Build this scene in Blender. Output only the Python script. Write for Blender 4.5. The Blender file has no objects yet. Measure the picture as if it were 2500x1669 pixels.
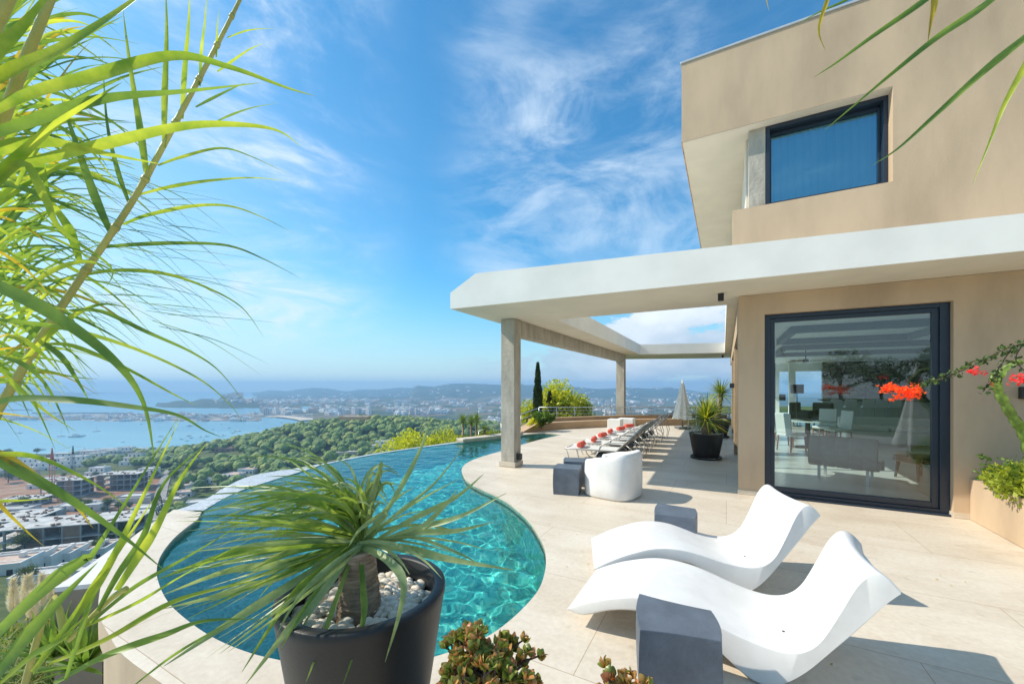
import bpy, bmesh, math, random
from mathutils import Vector, Matrix, noise
R = math.radians
S = bpy.context.scene
C = S.collection
# ------------------------------------------------------------------ camera, sky, sun, exposure
F, EYE, CX, HY = 972.0, 1.75, 1250.0, 942.0      # focal length / eye height / principal point of the photograph
cam = bpy.data.objects.new('camera', bpy.data.cameras.new('camera')); C.objects.link(cam)
cam.location = (0, 0, EYE); cam.rotation_euler = (R(90), 0, 0)
cam.data.lens = 36.0 * F / 2500; cam.data.sensor_width = 36; cam.data.shift_y = (HY - 834.5) / 2500
cam.data.clip_start = 0.05; cam.data.clip_end = 60000
S.camera = cam
SUN = Vector((-3.56, 0.46, 3.21)).normalized()
L = bpy.data.lights.new('sun', 'SUN'); L.energy = 4.0; L.angle = R(0.5); L.color = (1, 0.925, 0.80)
L.cycles.is_caustics_light = True
sun = bpy.data.objects.new('sun', L); C.objects.link(sun)
sun.rotation_euler = SUN.to_track_quat('Z', 'Y').to_euler()
W = bpy.data.worlds.new('World'); S.world = W; W.use_nodes = True
def sky():
    nt = W.node_tree; N = nt.nodes; K = nt.links; N.clear()
    out = N.new('ShaderNodeOutputWorld'); bg = N.new('ShaderNodeBackground'); K.new(bg.outputs[0], out.inputs[0])
    sk = N.new('ShaderNodeTexSky'); sk.sky_type = 'NISHITA'; sk.sun_disc = False
    sk.sun_elevation = math.asin(SUN.z); sk.sun_rotation = math.atan2(SUN.x, SUN.y)
    sk.altitude = 100; sk.air_density = 1.2; sk.dust_density = 0.6; sk.ozone_density = 4.0
    tc = N.new('ShaderNodeTexCoord'); sep = N.new('ShaderNodeSeparateXYZ'); K.new(tc.outputs['Generated'], sep.inputs[0])
    cv = N.new('ShaderNodeCombineXYZ'); K.new(sep.outputs[0], cv.inputs[0]); K.new(sep.outputs[1], cv.inputs[1]); mz = N.new('ShaderNodeMath'); mz.operation = 'MAXIMUM'; mz.inputs[1].default_value = .012; K.new(sep.outputs[2], mz.inputs[0]); K.new(mz.outputs[0], cv.inputs[2]); K.new(cv.outputs[0], sk.inputs['Vector'])
    def M(op, a, b=None, c=None, clamp=False):
        m = N.new('ShaderNodeMath'); m.operation = op; m.use_clamp = clamp
        for i, x in enumerate((a, b, c)):
            if x is None: continue
            if isinstance(x, (int, float)): m.inputs[i].default_value = x
            else: K.new(x, m.inputs[i])
        return m.outputs[0]
    def ramp(x, a, b): 
        m = N.new('ShaderNodeMapRange'); m.interpolation_type = 'SMOOTHSTEP'; m.inputs[1].default_value = a; m.inputs[2].default_value = b
        K.new(x, m.inputs[0]); return m.outputs[0]
    X, Y, Z = sep.outputs
    zz = M('MAXIMUM', Z, 0.02)
    def noi(vec, sc, det, rough, dist=0.0, lac=2.1):
        n = N.new('ShaderNodeTexNoise'); n.inputs['Scale'].default_value = sc; n.inputs['Detail'].default_value = det
        n.inputs['Roughness'].default_value = rough; n.inputs['Distortion'].default_value = dist; n.inputs['Lacunarity'].default_value = lac
        K.new(vec, n.inputs['Vector']); return n.outputs['Fac']
    def mapped(loc, rot, sc):
        mp = N.new('ShaderNodeMapping'); mp.inputs['Rotation'].default_value = rot; mp.inputs['Scale'].default_value = sc; mp.inputs['Location'].default_value = loc
        K.new(tc.outputs['Generated'], mp.inputs[0]); return mp.outputs[0]
    az = M('DIVIDE', X, M('MAXIMUM', Y, 0.05))
    v1 = mapped((.25, .3, .9), (0, R(28), 0), (1.5, 1.5, 3.0)); v2 = mapped((3.2, 1.3, .4), (0, R(40), 0), (1.2, 1.2, 3.4)); v3 = mapped((7.3, 2.0, 1.0), (0, R(26), 0), (1.0, 1.0, 2.8))
    big = ramp(noi(v1, 1.5, 3.0, 0.5, .3), 0.40, 0.60)
    wisp = ramp(noi(v2, 2.4, 14.0, 0.60, .85), 0.38, 0.70)
    fine = ramp(noi(v2, 7.0, 10.0, 0.62, .8), 0.35, 0.75)
    right = M('MULTIPLY', ramp(az, -0.24, 0.02), ramp(Z, 0.13, 0.30))
    cir = M('MULTIPLY', M('MULTIPLY', M('ADD', M('MULTIPLY', big, .8), .2), M('ADD', M('MULTIPLY', wisp, .75), M('MULTIPLY', fine, .28))), M('ADD', right, .03))
    leftm = M('MULTIPLY', M('SUBTRACT', 1.0, ramp(az, -0.60, -0.22)), ramp(Z, .04, .14))
    soft = M('MULTIPLY', M('MULTIPLY', ramp(noi(v3, 1.7, 12.0, 0.60, 1.0), 0.42, 0.66), M('ADD', M('MULTIPLY', ramp(noi(v3, 6.5, 12.0, 0.62, 1.2), 0.35, 0.7), .8), .3)), M('MULTIPLY', leftm, .9))
    # cumulus bank low on the horizon
    mc = N.new('ShaderNodeMapping'); mc.inputs['Scale'].default_value = (1, 1, 2.2); mc.inputs['Location'].default_value = (0.7, 0.0, 0.35)
    K.new(tc.outputs['Generated'], mc.inputs[0])
    cn = noi(mc.outputs[0], 3.4, 9.0, 0.55, 0.15)
    top = M('ADD', M('MULTIPLY', ramp(az, -0.3, 0.5), 0.125), 0.055)       # bank rises to the right
    band = M('SUBTRACT', 1.0, ramp(M('DIVIDE', Z, top), 0.55, 1.75))
    cu = ramp(M('ADD', M('MULTIPLY', band, 0.24), cn), 0.685, 0.725)
    cu = M('MULTIPLY', cu, M('MULTIPLY', ramp(az, -0.3, 0.35), 0.9))
    # lighting of the cumulus: brighter where noise is high and higher above the horizon
    shade = M('ADD', M('MULTIPLY', ramp(cn, 0.42, 0.70), 0.55), M('MULTIPLY', ramp(Z, 0.06, 0.19), 0.6))
    hazeb = M('SUBTRACT', 1.0, ramp(Z, -0.03, 0.34))
    def mix(f, a, b):
        m = N.new('ShaderNodeMix'); m.data_type = 'RGBA'
        if isinstance(f, (int, float)): m.inputs[0].default_value = f
        else: K.new(f, m.inputs[0])
        for i, x in ((6, a), (7, b)):
            if isinstance(x, tuple): m.inputs[i].default_value = (*x, 1)
            else: K.new(x, m.inputs[i])
        return m.outputs[2]
    # hue of the clear sky pulled a little to cyan, like the photograph
    tint = N.new('ShaderNodeMix'); tint.data_type = 'RGBA'; tint.blend_type = 'MULTIPLY'; tint.inputs[0].default_value = 1
    K.new(sk.outputs[0], tint.inputs[6]); tint.inputs[7].default_value = SKY_TINT
    col = tint.outputs[2]
    col = mix(M('MULTIPLY', M('POWER', hazeb, 2.0), 0.8), col, HAZE_COL)
    left = M('MULTIPLY', M('MULTIPLY', M('SUBTRACT', 1.0, ramp(az, -1.2, -0.05)), M('SUBTRACT', 1.0, ramp(Z, .1, .8))), 0.5)
    col = mix(left, col, (5.9, 6.9, 7.6))
    col = mix(M('MINIMUM', M('ADD', M('MULTIPLY', cir, 0.72), soft), 0.75), col, (6.2, 7.4, 8.6))
    ccol = mix(M('MINIMUM', shade, 1.0), (3.3, 4.4, 5.8), (8.0, 8.4, 8.8))
    col = mix(cu, col, ccol)
    K.new(col, bg.inputs[0]); bg.inputs[1].default_value = 0.1
SKY_TINT = (0.50, 1.22, 1.42, 1); HAZE_COL = (5.6, 6.7, 7.5)
sky()
vs = S.view_settings; vs.view_transform = 'Standard'; vs.look = 'None'; vs.exposure = 0.4; vs.gamma = 1
S.cycles.use_denoising = True
S.cycles.max_bounces = 10; S.cycles.transparent_max_bounces = 24; S.cycles.transmission_bounces = 8; S.cycles.glossy_bounces = 4
S.cycles.diffuse_bounces = 4; S.cycles.volume_bounces = 0; S.cycles.caustics_reflective = False
S.cycles.sample_clamp_indirect = 6

# ------------------------------------------------------------------ helpers
def G(px, py, z=0.0):
    """the point at height z that the photograph shows at (px, py)"""
    d = F * (EYE - z) / (py - HY); return Vector(((px - CX) / F * d, d, z))
def D(px, py, d):
    """the point at distance d that the photograph shows at (px, py)"""
    return Vector(((px - CX) / F * d, d, EYE - (py - HY) / F * d))
class MB:
    def __init__(s): s.v = []; s.f = []; s.m = []; s.s = []
    def face(s, idx, m=0, smooth=False): s.f.append(tuple(idx)); s.m.append(m); s.s.append(smooth)
    def add(s, pts): a = len(s.v); s.v.extend(tuple(p) for p in pts); return a
    def poly(s, pts, m=0, smooth=False): a = s.add(pts); s.face(range(a, a + len(pts)), m, smooth)
    def box(s, o, x, y, z, m=0):
        """box from corner o along vectors x, y, z"""
        o, x, y, z = map(Vector, (o, x, y, z))
        if x.cross(y).dot(z) < 0: x, y = y, x
        a = s.add([o, o + x, o + x + y, o + y, o + z, o + x + z, o + x + y + z, o + y + z])
        for q in ((3, 2, 1, 0), (4, 5, 6, 7), (0, 1, 5, 4), (1, 2, 6, 5), (2, 3, 7, 6), (3, 0, 4, 7)): s.face([a + i for i in q], m)
    def bx(s, c, sx, sy, sz, rz=0.0, m=0):
        """box standing on c"""
        cx = Vector((math.cos(rz), math.sin(rz), 0)); cy = Vector((-cx.y, cx.x, 0)); c = Vector(c)
        s.box(c - cx * sx / 2 - cy * sy / 2, cx * sx, cy * sy, (0, 0, sz), m)
    def prism(s, poly, z0, z1, m=0, side=None, cap_bottom=True):
        n = len(poly); area = sum(poly[i][0] * poly[(i + 1) % n][1] - poly[(i + 1) % n][0] * poly[i][1] for i in range(n))
        if area < 0: poly = poly[::-1]
        zf0 = z0 if callable(z0) else (lambda p: z0); zf1 = z1 if callable(z1) else (lambda p: z1)
        a = s.add([(p[0], p[1], zf0(p)) for p in poly] + [(p[0], p[1], zf1(p)) for p in poly])
        if cap_bottom: s.face([a + i for i in range(n - 1, -1, -1)], m)
        s.face([a + n + i for i in range(n)], m)
        for i in range(n):
            j = (i + 1) % n; s.face((a + i, a + j, a + n + j, a + n + i), m if side is None else side)
    def tube(s, pts, r, n=8, m=0, cap=True, smooth=True):
        pts = [Vector(p) for p in pts]; K = len(pts)
        rr = r if isinstance(r, (list, tuple)) else [r] * K
        t0 = (pts[1] - pts[0]).normalized(); up = Vector((0, 0, 1)) if abs(t0.z) < .9 else Vector((1, 0, 0))
        nx = t0.cross(up).normalized(); rings = []
        for i, p in enumerate(pts):
            t = (pts[min(i + 1, K - 1)] - pts[max(i - 1, 0)])
            t = t.normalized() if t.length > 1e-9 else t0
            nx = (nx - t * nx.dot(t)); nx = nx.normalized() if nx.length > 1e-6 else t.orthogonal().normalized()
            ny = t.cross(nx)
            rings.append(s.add([p + (nx * math.cos(2 * math.pi * k / n) + ny * math.sin(2 * math.pi * k / n)) * rr[i] for k in range(n)]))
        for a, b in zip(rings, rings[1:]):
            for k in range(n): s.face((a + k, a + (k + 1) % n, b + (k + 1) % n, b + k), m, smooth)
        if cap:
            s.face([rings[0] + k for k in range(n - 1, -1, -1)], m); s.face([rings[-1] + k for k in range(n)], m)
    def lathe(s, c, prof, n=32, m=0, smooth=True, sx=1.0, sy=1.0):
        c = Vector(c); rings = []
        for r, z in prof:
            rings.append(s.add([c + Vector((math.cos(2 * math.pi * k / n) * r * sx, math.sin(2 * math.pi * k / n) * r * sy, z)) for k in range(n)]))
        for a, b in zip(rings, rings[1:]):
            for k in range(n): s.face((a + k, a + (k + 1) % n, b + (k + 1) % n, b + k), m, smooth)
        return rings
    def grid(s, P, m=0, smooth=True):
        """P[i][j] points"""
        a = s.add([p for row in P for p in row]); w = len(P[0])
        for i in range(len(P) - 1):
            for j in range(w - 1): s.face((a + i * w + j, a + i * w + j + 1, a + (i + 1) * w + j + 1, a + (i + 1) * w + j), m, smooth)
    def ribbon(s, pts, wid, fold=0.15, side=None, m=0, roll=0.0, twist=0.0):
        """leaf blade: three points across, folded along the midrib"""
        pts = [Vector(p) for p in pts]; K = len(pts); rows = []
        for i, p in enumerate(pts):
            t = (pts[min(i + 1, K - 1)] - pts[max(i - 1, 0)]).normalized()
            sd = (t.cross(p - Vector((0, 0, EYE))) if side == 'wide' else Vector(side)) if side is not None else t.cross(Vector((0, 0, 1)))
            sd = sd - t * sd.dot(t)
            sd = sd.normalized() if sd.length > 1e-5 else t.orthogonal().normalized()
            q = Matrix.Rotation(roll + twist * i / (K - 1), 3, t); sd = q @ sd
            nn = sd.cross(t).normalized(); w = wid[i] if isinstance(wid, (list, tuple)) else wid
            rows.append((p - sd * w / 2 - nn * w * fold, p, p + sd * w / 2 - nn * w * fold))
        s.grid(rows, m)
    def build(s, name, mats, parent=None, bevel=0.0, seg=2, sub=0, shadow=True):
        me = bpy.data.meshes.new(name); me.from_pydata(s.v, [], s.f); me.update()
        for mm in (mats if isinstance(mats, (list, tuple)) else [mats]): me.materials.append(mm)
        me.polygons.foreach_set('material_index', s.m); me.polygons.foreach_set('use_smooth', s.s)
        o = bpy.data.objects.new(name, me); C.objects.link(o)
        if parent is not None: o.parent = parent
        if bevel > 0:
            b = o.modifiers.new('bevel', 'BEVEL'); b.width = bevel; b.segments = seg; b.limit_method = 'ANGLE'; b.angle_limit = R(35)
            b.harden_normals = False
        if sub:
            b = o.modifiers.new('subdivision', 'SUBSURF'); b.levels = sub; b.render_levels = sub
        return o
def tag(o, label, cat, group=None, kind=None):
    if label: o['label'] = label
    if cat: o['category'] = cat
    if group: o['group'] = group
    if kind: o['kind'] = kind
    return o
def thing(name, loc, label, cat, group=None, rz=0.0):
    o = bpy.data.objects.new(name, None); C.objects.link(o); o.location = loc; o.rotation_euler = (0, 0, rz); o.empty_display_size = .2
    return tag(o, label, cat, group)
def structure(o, label=None, kind='structure'):
    o['kind'] = kind
    if label: o['label'] = label
    return o
def kids(o): return [x for x in list(C.objects) if x.parent == o]
def dup(root, loc, rz=None, label=None, group=None, scale=None):
    tree = {}
    for x in C.objects:
        if x.parent: tree.setdefault(x.parent, []).append(x)
    r = root.copy(); C.objects.link(r); r.location = loc
    if rz is not None: r.rotation_euler = (0, 0, rz)
    if scale is not None: r.scale = scale if isinstance(scale, (tuple, list)) else (scale,) * 3
    if label: r['label'] = label
    if group: r['group'] = group
    for ch in tree.get(root, []):
        c = ch.copy(); C.objects.link(c); c.parent = r
        for g in tree.get(ch, []):
            d = g.copy(); C.objects.link(d); d.parent = c
    return r
def lerp(a, b, t): return a + (b - a) * t
def smooth_pts(P, n, closed=False):
    """Catmull-Rom through points"""
    P = [Vector(p) for p in P]; out = []; K = len(P)
    rng = range(K if closed else K - 1)
    for i in rng:
        p0 = P[(i - 1) % K] if closed or i > 0 else P[0]; p1 = P[i]; p2 = P[(i + 1) % K]
        p3 = P[(i + 2) % K] if closed or i + 2 < K else P[-1]
        for k in range(n):
            t = k / n
            out.append(0.5 * ((2 * p1) + (p2 - p0) * t + (2 * p0 - 5 * p1 + 4 * p2 - p3) * t * t + (3 * p1 - p0 - 3 * p2 + p3) * t ** 3))
    if not closed: out.append(P[-1])
    return out

# ------------------------------------------------------------------ materials
def mat(name, col, rough=0.6, var=0.0, vscale=4.0, bump=0.0, bscale=40.0, spec=0.5, metal=0.0, col2=None, stretch=None, det=5.0, trans=0.0, coat=0.0, objvar=0.0, lo=0.35, hi=0.65):
    m = bpy.data.materials.new(name); m.use_nodes = True; nt = m.node_tree; N = nt.nodes; K = nt.links
    b = N['Principled BSDF']; b.inputs['Base Color'].default_value = (*col, 1); b.inputs['Roughness'].default_value = rough
    b.inputs['Specular IOR Level'].default_value = spec; b.inputs['Metallic'].default_value = metal; b.inputs['Coat Weight'].default_value = coat
    tc = N.new('ShaderNodeTexCoord'); vec = tc.outputs['Object']
    if stretch:
        mp = N.new('ShaderNodeMapping'); mp.inputs['Scale'].default_value = stretch; K.new(vec, mp.inputs[0]); vec = mp.outputs[0]
    src = None
    if var > 0 or col2:
        n = N.new('ShaderNodeTexNoise'); n.inputs['Scale'].default_value = vscale; n.inputs['Detail'].default_value = det; n.inputs['Roughness'].default_value = .6
        K.new(vec, n.inputs['Vector'])
        mr = N.new('ShaderNodeMapRange'); mr.inputs[1].default_value = lo; mr.inputs[2].default_value = hi; K.new(n.outputs['Fac'], mr.inputs[0])
        mx = N.new('ShaderNodeMix'); mx.data_type = 'RGBA'; K.new(mr.outputs[0], mx.inputs[0])
        c2 = col2 if col2 else tuple(c * (1 - var) for c in col)
        c1 = col if col2 else tuple(min(1, c * (1 + var * .6)) for c in col)
        mx.inputs[6].default_value = (*c2, 1); mx.inputs[7].default_value = (*c1, 1); src = mx.outputs[2]
    if objvar > 0:
        oi = N.new('ShaderNodeObjectInfo'); hs = N.new('ShaderNodeHueSaturation')
        mr = N.new('ShaderNodeMapRange'); mr.inputs[3].default_value = 1 - objvar; mr.inputs[4].default_value = 1 + objvar; K.new(oi.outputs['Random'], mr.inputs[0])
        K.new(mr.outputs[0], hs.inputs['Value'])
        if src is None: hs.inputs['Color'].default_value = (*col, 1)
        else: K.new(src, hs.inputs['Color'])
        src = hs.outputs[0]
    if src is not None: K.new(src, b.inputs['Base Color'])
    if bump > 0:
        n = N.new('ShaderNodeTexNoise'); n.inputs['Scale'].default_value = bscale; n.inputs['Detail'].default_value = 6; K.new(tc.outputs['Object'], n.inputs['Vector'])
        bp = N.new('ShaderNodeBump'); bp.inputs['Strength'].default_value = bump; bp.inputs['Distance'].default_value = .02
        K.new(n.outputs['Fac'], bp.inputs['Height']); K.new(bp.outputs[0], b.inputs['Normal'])
    if trans > 0:
        t = N.new('ShaderNodeBsdfTranslucent'); t.inputs[0].default_value = (*[min(1, c * 1.5) for c in col], 1)
        if src is not None:
            g = N.new('ShaderNodeMix'); g.data_type = 'RGBA'; g.blend_type = 'MULTIPLY'; g.inputs[0].default_value = 1; g.inputs[7].default_value = (2.0, 1.9, 1.1, 1)
            K.new(src, g.inputs[6]); K.new(g.outputs[2], t.inputs[0])
        ms = N.new('ShaderNodeMixShader'); ms.inputs[0].default_value = trans
        K.new(b.outputs[0], ms.inputs[1]); K.new(t.outputs[0], ms.inputs[2]); K.new(ms.outputs[0], N['Material Output'].inputs[0])
    return m
def leafmat(name, col, col2, trans=.4, rough=.45, vscale=14.0, stretch=None):
    return mat(name, col, rough, .1, vscale, col2=col2, trans=trans, stretch=stretch, lo=.38, hi=.62)
HA = R(28.3)                                       # the house and its paving are turned 28.3 degrees to the view
M = {}
def tile_mat():
    m = bpy.data.materials.new('travertine'); m.use_nodes = True; nt = m.node_tree; N = nt.nodes; K = nt.links; b = N['Principled BSDF']
    tc = N.new('ShaderNodeTexCoord'); mp = N.new('ShaderNodeMapping'); mp.inputs['Rotation'].default_value = (0, 0, HA); K.new(tc.outputs['Object'], mp.inputs[0])
    br = N.new('ShaderNodeTexBrick'); br.inputs['Scale'].default_value = 1; br.inputs['Brick Width'].default_value = 1.9; br.inputs['Row Height'].default_value = 1.15
    br.inputs['Mortar Size'].default_value = .003; br.inputs['Mortar Smooth'].default_value = .3; br.offset = .43
    br.inputs['Color1'].default_value = (1, 1, 1, 1); br.inputs['Color2'].default_value = (.93, .915, .90, 1); br.inputs['Mortar'].default_value = (.60, .50, .40, 1); K.new(mp.outputs[0], br.inputs[0])
    m2 = N.new('ShaderNodeMapping'); m2.inputs['Scale'].default_value = (.8, 1.7, 1); K.new(mp.outputs[0], m2.inputs[0])
    n1 = N.new('ShaderNodeTexNoise'); n1.inputs['Scale'].default_value = 1.3; n1.inputs['Detail'].default_value = 7; n1.inputs['Roughness'].default_value = .65; n1.inputs['Distortion'].default_value = .6; K.new(m2.outputs[0], n1.inputs[0])
    cr = N.new('ShaderNodeValToRGB'); e = cr.color_ramp.elements; e[0].position = .3; e[0].color = (.62, .52, .40, 1); e[1].position = .66; e[1].color = (.74, .66, .545, 1)
    x = e.new(.5); x.color = (.695, .605, .485, 1); K.new(n1.outputs['Fac'], cr.inputs[0])
    n2 = N.new('ShaderNodeTexNoise'); n2.inputs['Scale'].default_value = 26; n2.inputs['Detail'].default_value = 6; K.new(tc.outputs['Object'], n2.inputs[0])
    r2 = N.new('ShaderNodeMapRange'); r2.inputs[1].default_value = .3; r2.inputs[2].default_value = .7; r2.inputs[3].default_value = .93; r2.inputs[4].default_value = 1.05; K.new(n2.outputs['Fac'], r2.inputs[0])
    n3 = N.new('ShaderNodeTexNoise'); n3.inputs['Scale'].default_value = 7; n3.inputs['Detail'].default_value = 3; K.new(tc.outputs['Object'], n3.inputs[0])
    r3 = N.new('ShaderNodeMapRange'); r3.inputs[1].default_value = .62; r3.inputs[2].default_value = .74; r3.inputs[3].default_value = 1; r3.inputs[4].default_value = .86; K.new(n3.outputs['Fac'], r3.inputs[0])
    mu = N.new('ShaderNodeMix'); mu.data_type = 'RGBA'; mu.blend_type = 'MULTIPLY'; mu.inputs[0].default_value = 1; K.new(cr.outputs[0], mu.inputs[6]); K.new(br.outputs['Color'], mu.inputs[7])
    v = N.new('ShaderNodeVectorMath'); v.operation = 'SCALE'; K.new(mu.outputs[2], v.inputs[0]); K.new(r2.outputs[0], v.inputs['Scale'])
    v2 = N.new('ShaderNodeVectorMath'); v2.operation = 'SCALE'; K.new(v.outputs[0], v2.inputs[0]); K.new(r3.outputs[0], v2.inputs['Scale'])
    K.new(v2.outputs[0], b.inputs['Base Color'])
    rr = N.new('ShaderNodeMapRange'); rr.inputs[3].default_value = .42; rr.inputs[4].default_value = .62; K.new(n1.outputs['Fac'], rr.inputs[0]); K.new(rr.outputs[0], b.inputs['Roughness'])
    b.inputs['Specular IOR Level'].default_value = .4
    bp = N.new('ShaderNodeBump'); bp.inputs['Strength'].default_value = .18; bp.inputs['Distance'].default_value = .01; K.new(n2.outputs['Fac'], bp.inputs['Height']); K.new(bp.outputs[0], b.inputs['Normal'])
    return m
M['stone'] = tile_mat()
M['coping'] = mat('coping_stone', (.64, .55, .43), .6, .16, 3, .2, 30)
M['stucco'] = mat('sand_stucco', (.55, .405, .265), .85, .17, .9, .12, 70, stretch=(1.4, 1.4, .45))
M['stucco_side'] = mat('tan_render', (.50, .36, .22), .85, .12, 1.6, .3, 50)
M['white'] = mat('white_render', (.85, .815, .745), .8, .07, 1.2, .06, 60)
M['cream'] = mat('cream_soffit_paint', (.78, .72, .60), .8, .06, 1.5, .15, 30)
M['conc'] = mat('board_marked_concrete', (.44, .40, .33), .8, .22, 6, .5, 18, stretch=(1, 1, .3))
M['frame'] = mat('anthracite_aluminium', (.018, .030, .050), .35, spec=.5)
M['pot'] = mat('anthracite_pot_resin', (.014, .0135, .0135), .5, .12, 3, .05, 60)
M['grey'] = mat('slate_grey_resin', (.115, .135, .165), .5, .22, 5, .12, 50, det=9)
M['wresin'] = mat('white_resin', (.775, .75, .715), .45, .10, 2.6, .06, 120, spec=.35)
M['wplain'] = mat('matt_white_paint', (.78, .77, .74), .6, .04, 3)
M['trunk'] = mat('yucca_bark', (.33, .23, .15), .85, .5, 9, .8, 26, stretch=(1, 1, 6))
M['bark'] = mat('brown_bark', (.12, .085, .06), .9, .3, 20, .5, 40)
M['steel'] = mat('galvanised_steel', (.52, .54, .55), .4, .1, 10, metal=.6)
M['lframe'] = mat('silver_lounger_frame', (.50, .49, .46), .38, metal=.5)
M['sling'] = mat('pale_sling_fabric', (.66, .65, .62), .8, .05, 30)
M['slingb'] = mat('grey_backrest_fabric', (.40, .40, .39), .8, .05, 30)
M['towel'] = mat('coral_towel', (.85, .14, .09), .95, .2, 60, .6, 300)
M['cushion'] = mat('dark_grey_cushion', (.06, .07, .08), .9, .2, 20)
M['canvas'] = mat('white_canvas', (.80, .79, .76), .85, .06, 6, .2, 8, trans=.12)
M['pebble'] = mat('white_pebble', (.74, .68, .58), .55, .18, 18, objvar=0, col2=(.60, .50, .38))
M['soil'] = mat('dry_soil', (.20, .13, .08), .95, .4, 14, .6, 30)
M['black'] = mat('black_metal', (.02, .02, .022), .4)
M['wood'] = mat('reddish_wood', (.22, .09, .04), .45, .3, 12, stretch=(1, 1, .2))
M['dracaena'] = leafmat('strap_leaf_green', (.26, .34, .065), (.10, .19, .03), .42, .36, 7)
M['dracaena_pale'] = leafmat('strap_leaf_grey_green', (.34, .41, .19), (.18, .26, .10), .3, .4, 7)
M['reed'] = leafmat('reed_leaf', (.42, .47, .06), (.16, .26, .03), .48, .38, 6)
M['reed2'] = leafmat('reed_leaf_green', (.20, .30, .055), (.08, .16, .03), .4, .4, 5)
M['reeddry'] = leafmat('reed_leaf_yellowed', (.50, .38, .03), (.30, .22, .03), .4, .5, 8)
M['cane'] = mat('reed_cane', (.50, .46, .12), .5, .25, 10, .2, 30, stretch=(1, 1, .3))
M['yucca'] = leafmat('yucca_leaf', (.26, .33, .07), (.07, .14, .025), .3, .4, 16)
M['pine'] = leafmat('pine_needles', (.085, .125, .028), (.025, .055, .014), .15, .7, .5)
M['pinefar'] = leafmat('pine_crowns', (.26, .34, .06), (.08, .15, .03), .08, .8, .8)
M['bright'] = leafmat('yellow_green_foliage', (.58, .56, .05), (.30, .36, .03), .35, .6, 1.2)
M['green'] = leafmat('garden_foliage', (.17, .27, .04), (.05, .11, .02), .3, .55, 2)
M['cypress'] = leafmat('cypress_foliage', (.06, .10, .022), (.02, .045, .012), .1, .7, 3)
M['jade'] = leafmat('jade_leaf', (.16, .19, .035), (.33, .13, .04), .22, .3, 9)
M['pampas'] = leafmat('pampas_plume', (.78, .68, .50), (.86, .80, .70), .12, .9, 8)
M['straw'] = leafmat('dry_grass', (.34, .30, .08), (.16, .20, .04), .35, .7, 6)
M['orange'] = leafmat('orange_bracts', (.95, .20, .03), (.85, .09, .02), .35, .6, 30)
M['pink'] = leafmat('coral_pink_bracts', (.85, .10, .10), (.75, .05, .06), .35, .6, 30)
M['cactus'] = mat('green_succulent_stem', (.16, .26, .04), .5, .4, 12, .3, 20, trans=.1)
def rotv(v, ax, a): return Matrix.Rotation(a, 3, ax) @ v
def rnd_dir(rng):
    z = rng.uniform(-1, 1); a = rng.uniform(0, 2 * math.pi); q = math.sqrt(1 - z * z); return Vector((q * math.cos(a), q * math.sin(a), z))
def foliage(mb, rng, c, rx, ry, rz, clumps, per, leaf, asp=2.2, clump_r=.28, up=.3, m=0, flat=0.0, shell=.55):
    """leaf-sized faces in clumps spread through a crown's volume"""
    c = Vector(c)
    for _ in range(clumps):
        d = rnd_dir(rng); q = rng.uniform(shell, 1.0) ** .6
        cc = c + Vector((d.x * rx * q, d.y * ry * q, d.z * rz * q)); cr = clump_r * min(rx, ry, rz * 1.3) * rng.uniform(.6, 1.35)
        for _ in range(per):
            e = rnd_dir(rng); p = cc + Vector((e.x, e.y, e.z * .75)) * cr * rng.uniform(.35, 1) ** .5
            a = (e + Vector((0, 0, up)) + rnd_dir(rng) * .7).normalized(); b = a.cross(rnd_dir(rng))
            if b.length < 1e-3: continue
            b.normalize(); ll = leaf * rng.uniform(.6, 1.4); w = ll / asp
            mb.poly([p, p + a * ll * .5 + b * w * .5, p + a * ll, p + a * ll * .5 - b * w * .5], m)
def strap(mb, rng, base, az, el, length, width, droop, m=0, wind=None, n=9, fold=.18, roll=0.0, twist=0.0, tipw=.08):
    """long leaf that leaves base at azimuth az and elevation el and bends under its weight"""
    p = Vector(base); d = Vector((math.cos(az) * math.cos(el), math.sin(az) * math.cos(el), math.sin(el))); pts = [p.copy()]; st = length / n; ws = [width * .75]
    for i in range(n):
        t = (i + 1) / n
        d = d + Vector((0, 0, -droop * st * (0.4 + 1.6 * t)))
        if wind is not None: d = d + Vector(wind) * st * t
        d.normalize(); p = p + d * st; pts.append(p.copy())
        ws.append(width * (tipw + (1 - tipw) * (1 - max(0, (t - .35) / .65) ** 1.6)) if t > .35 else width * (.75 + .25 * t / .35))
    mb.ribbon(pts, ws, fold, None, m, roll, twist); return pts
from mathutils.geometry import tessellate_polygon
# ------------------------------------------------------------------ terrace and pool
def V2(p): return Vector((p[0], p[1], 0))
pool_far = [G(x, y) for x, y in ((1131, 1077), (1180, 1071.5), (1227, 1066), (1272, 1061), (1315, 1057), (1345, 1057.5), (1369, 1060.2))]
pool_near = [G(x, y) for x, y in ((1371, 1061), (1324, 1071), (1274, 1085), (1226, 1100), (1190, 1110), (1150, 1124), (1129, 1140), (1131, 1158), (1151, 1179), (1228, 1217),
             (1284, 1261), (1322, 1316), (1333, 1362), (1324, 1418), (1291, 1469), (1210, 1540), (1109, 1586), (980, 1622), (860, 1636), (760, 1627), (697, 1613), (615, 1594), (536, 1563), (472, 1524), (414, 1473), (388, 1424), (383, 1384), (398, 1346), (433, 1305), (483, 1266))]
pool_edge = smooth_pts(pool_far, 4) + smooth_pts(pool_near, 5)
corner = G(492, 1249)
WZ = -0.07
weir_in = smooth_pts([G(x, y, WZ) for x, y in ((494, 1247), (540, 1220), (584, 1199), (653, 1176), (755, 1145), (794, 1133), (900, 1112), (1000, 1096), (1117, 1081))], 4)
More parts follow.
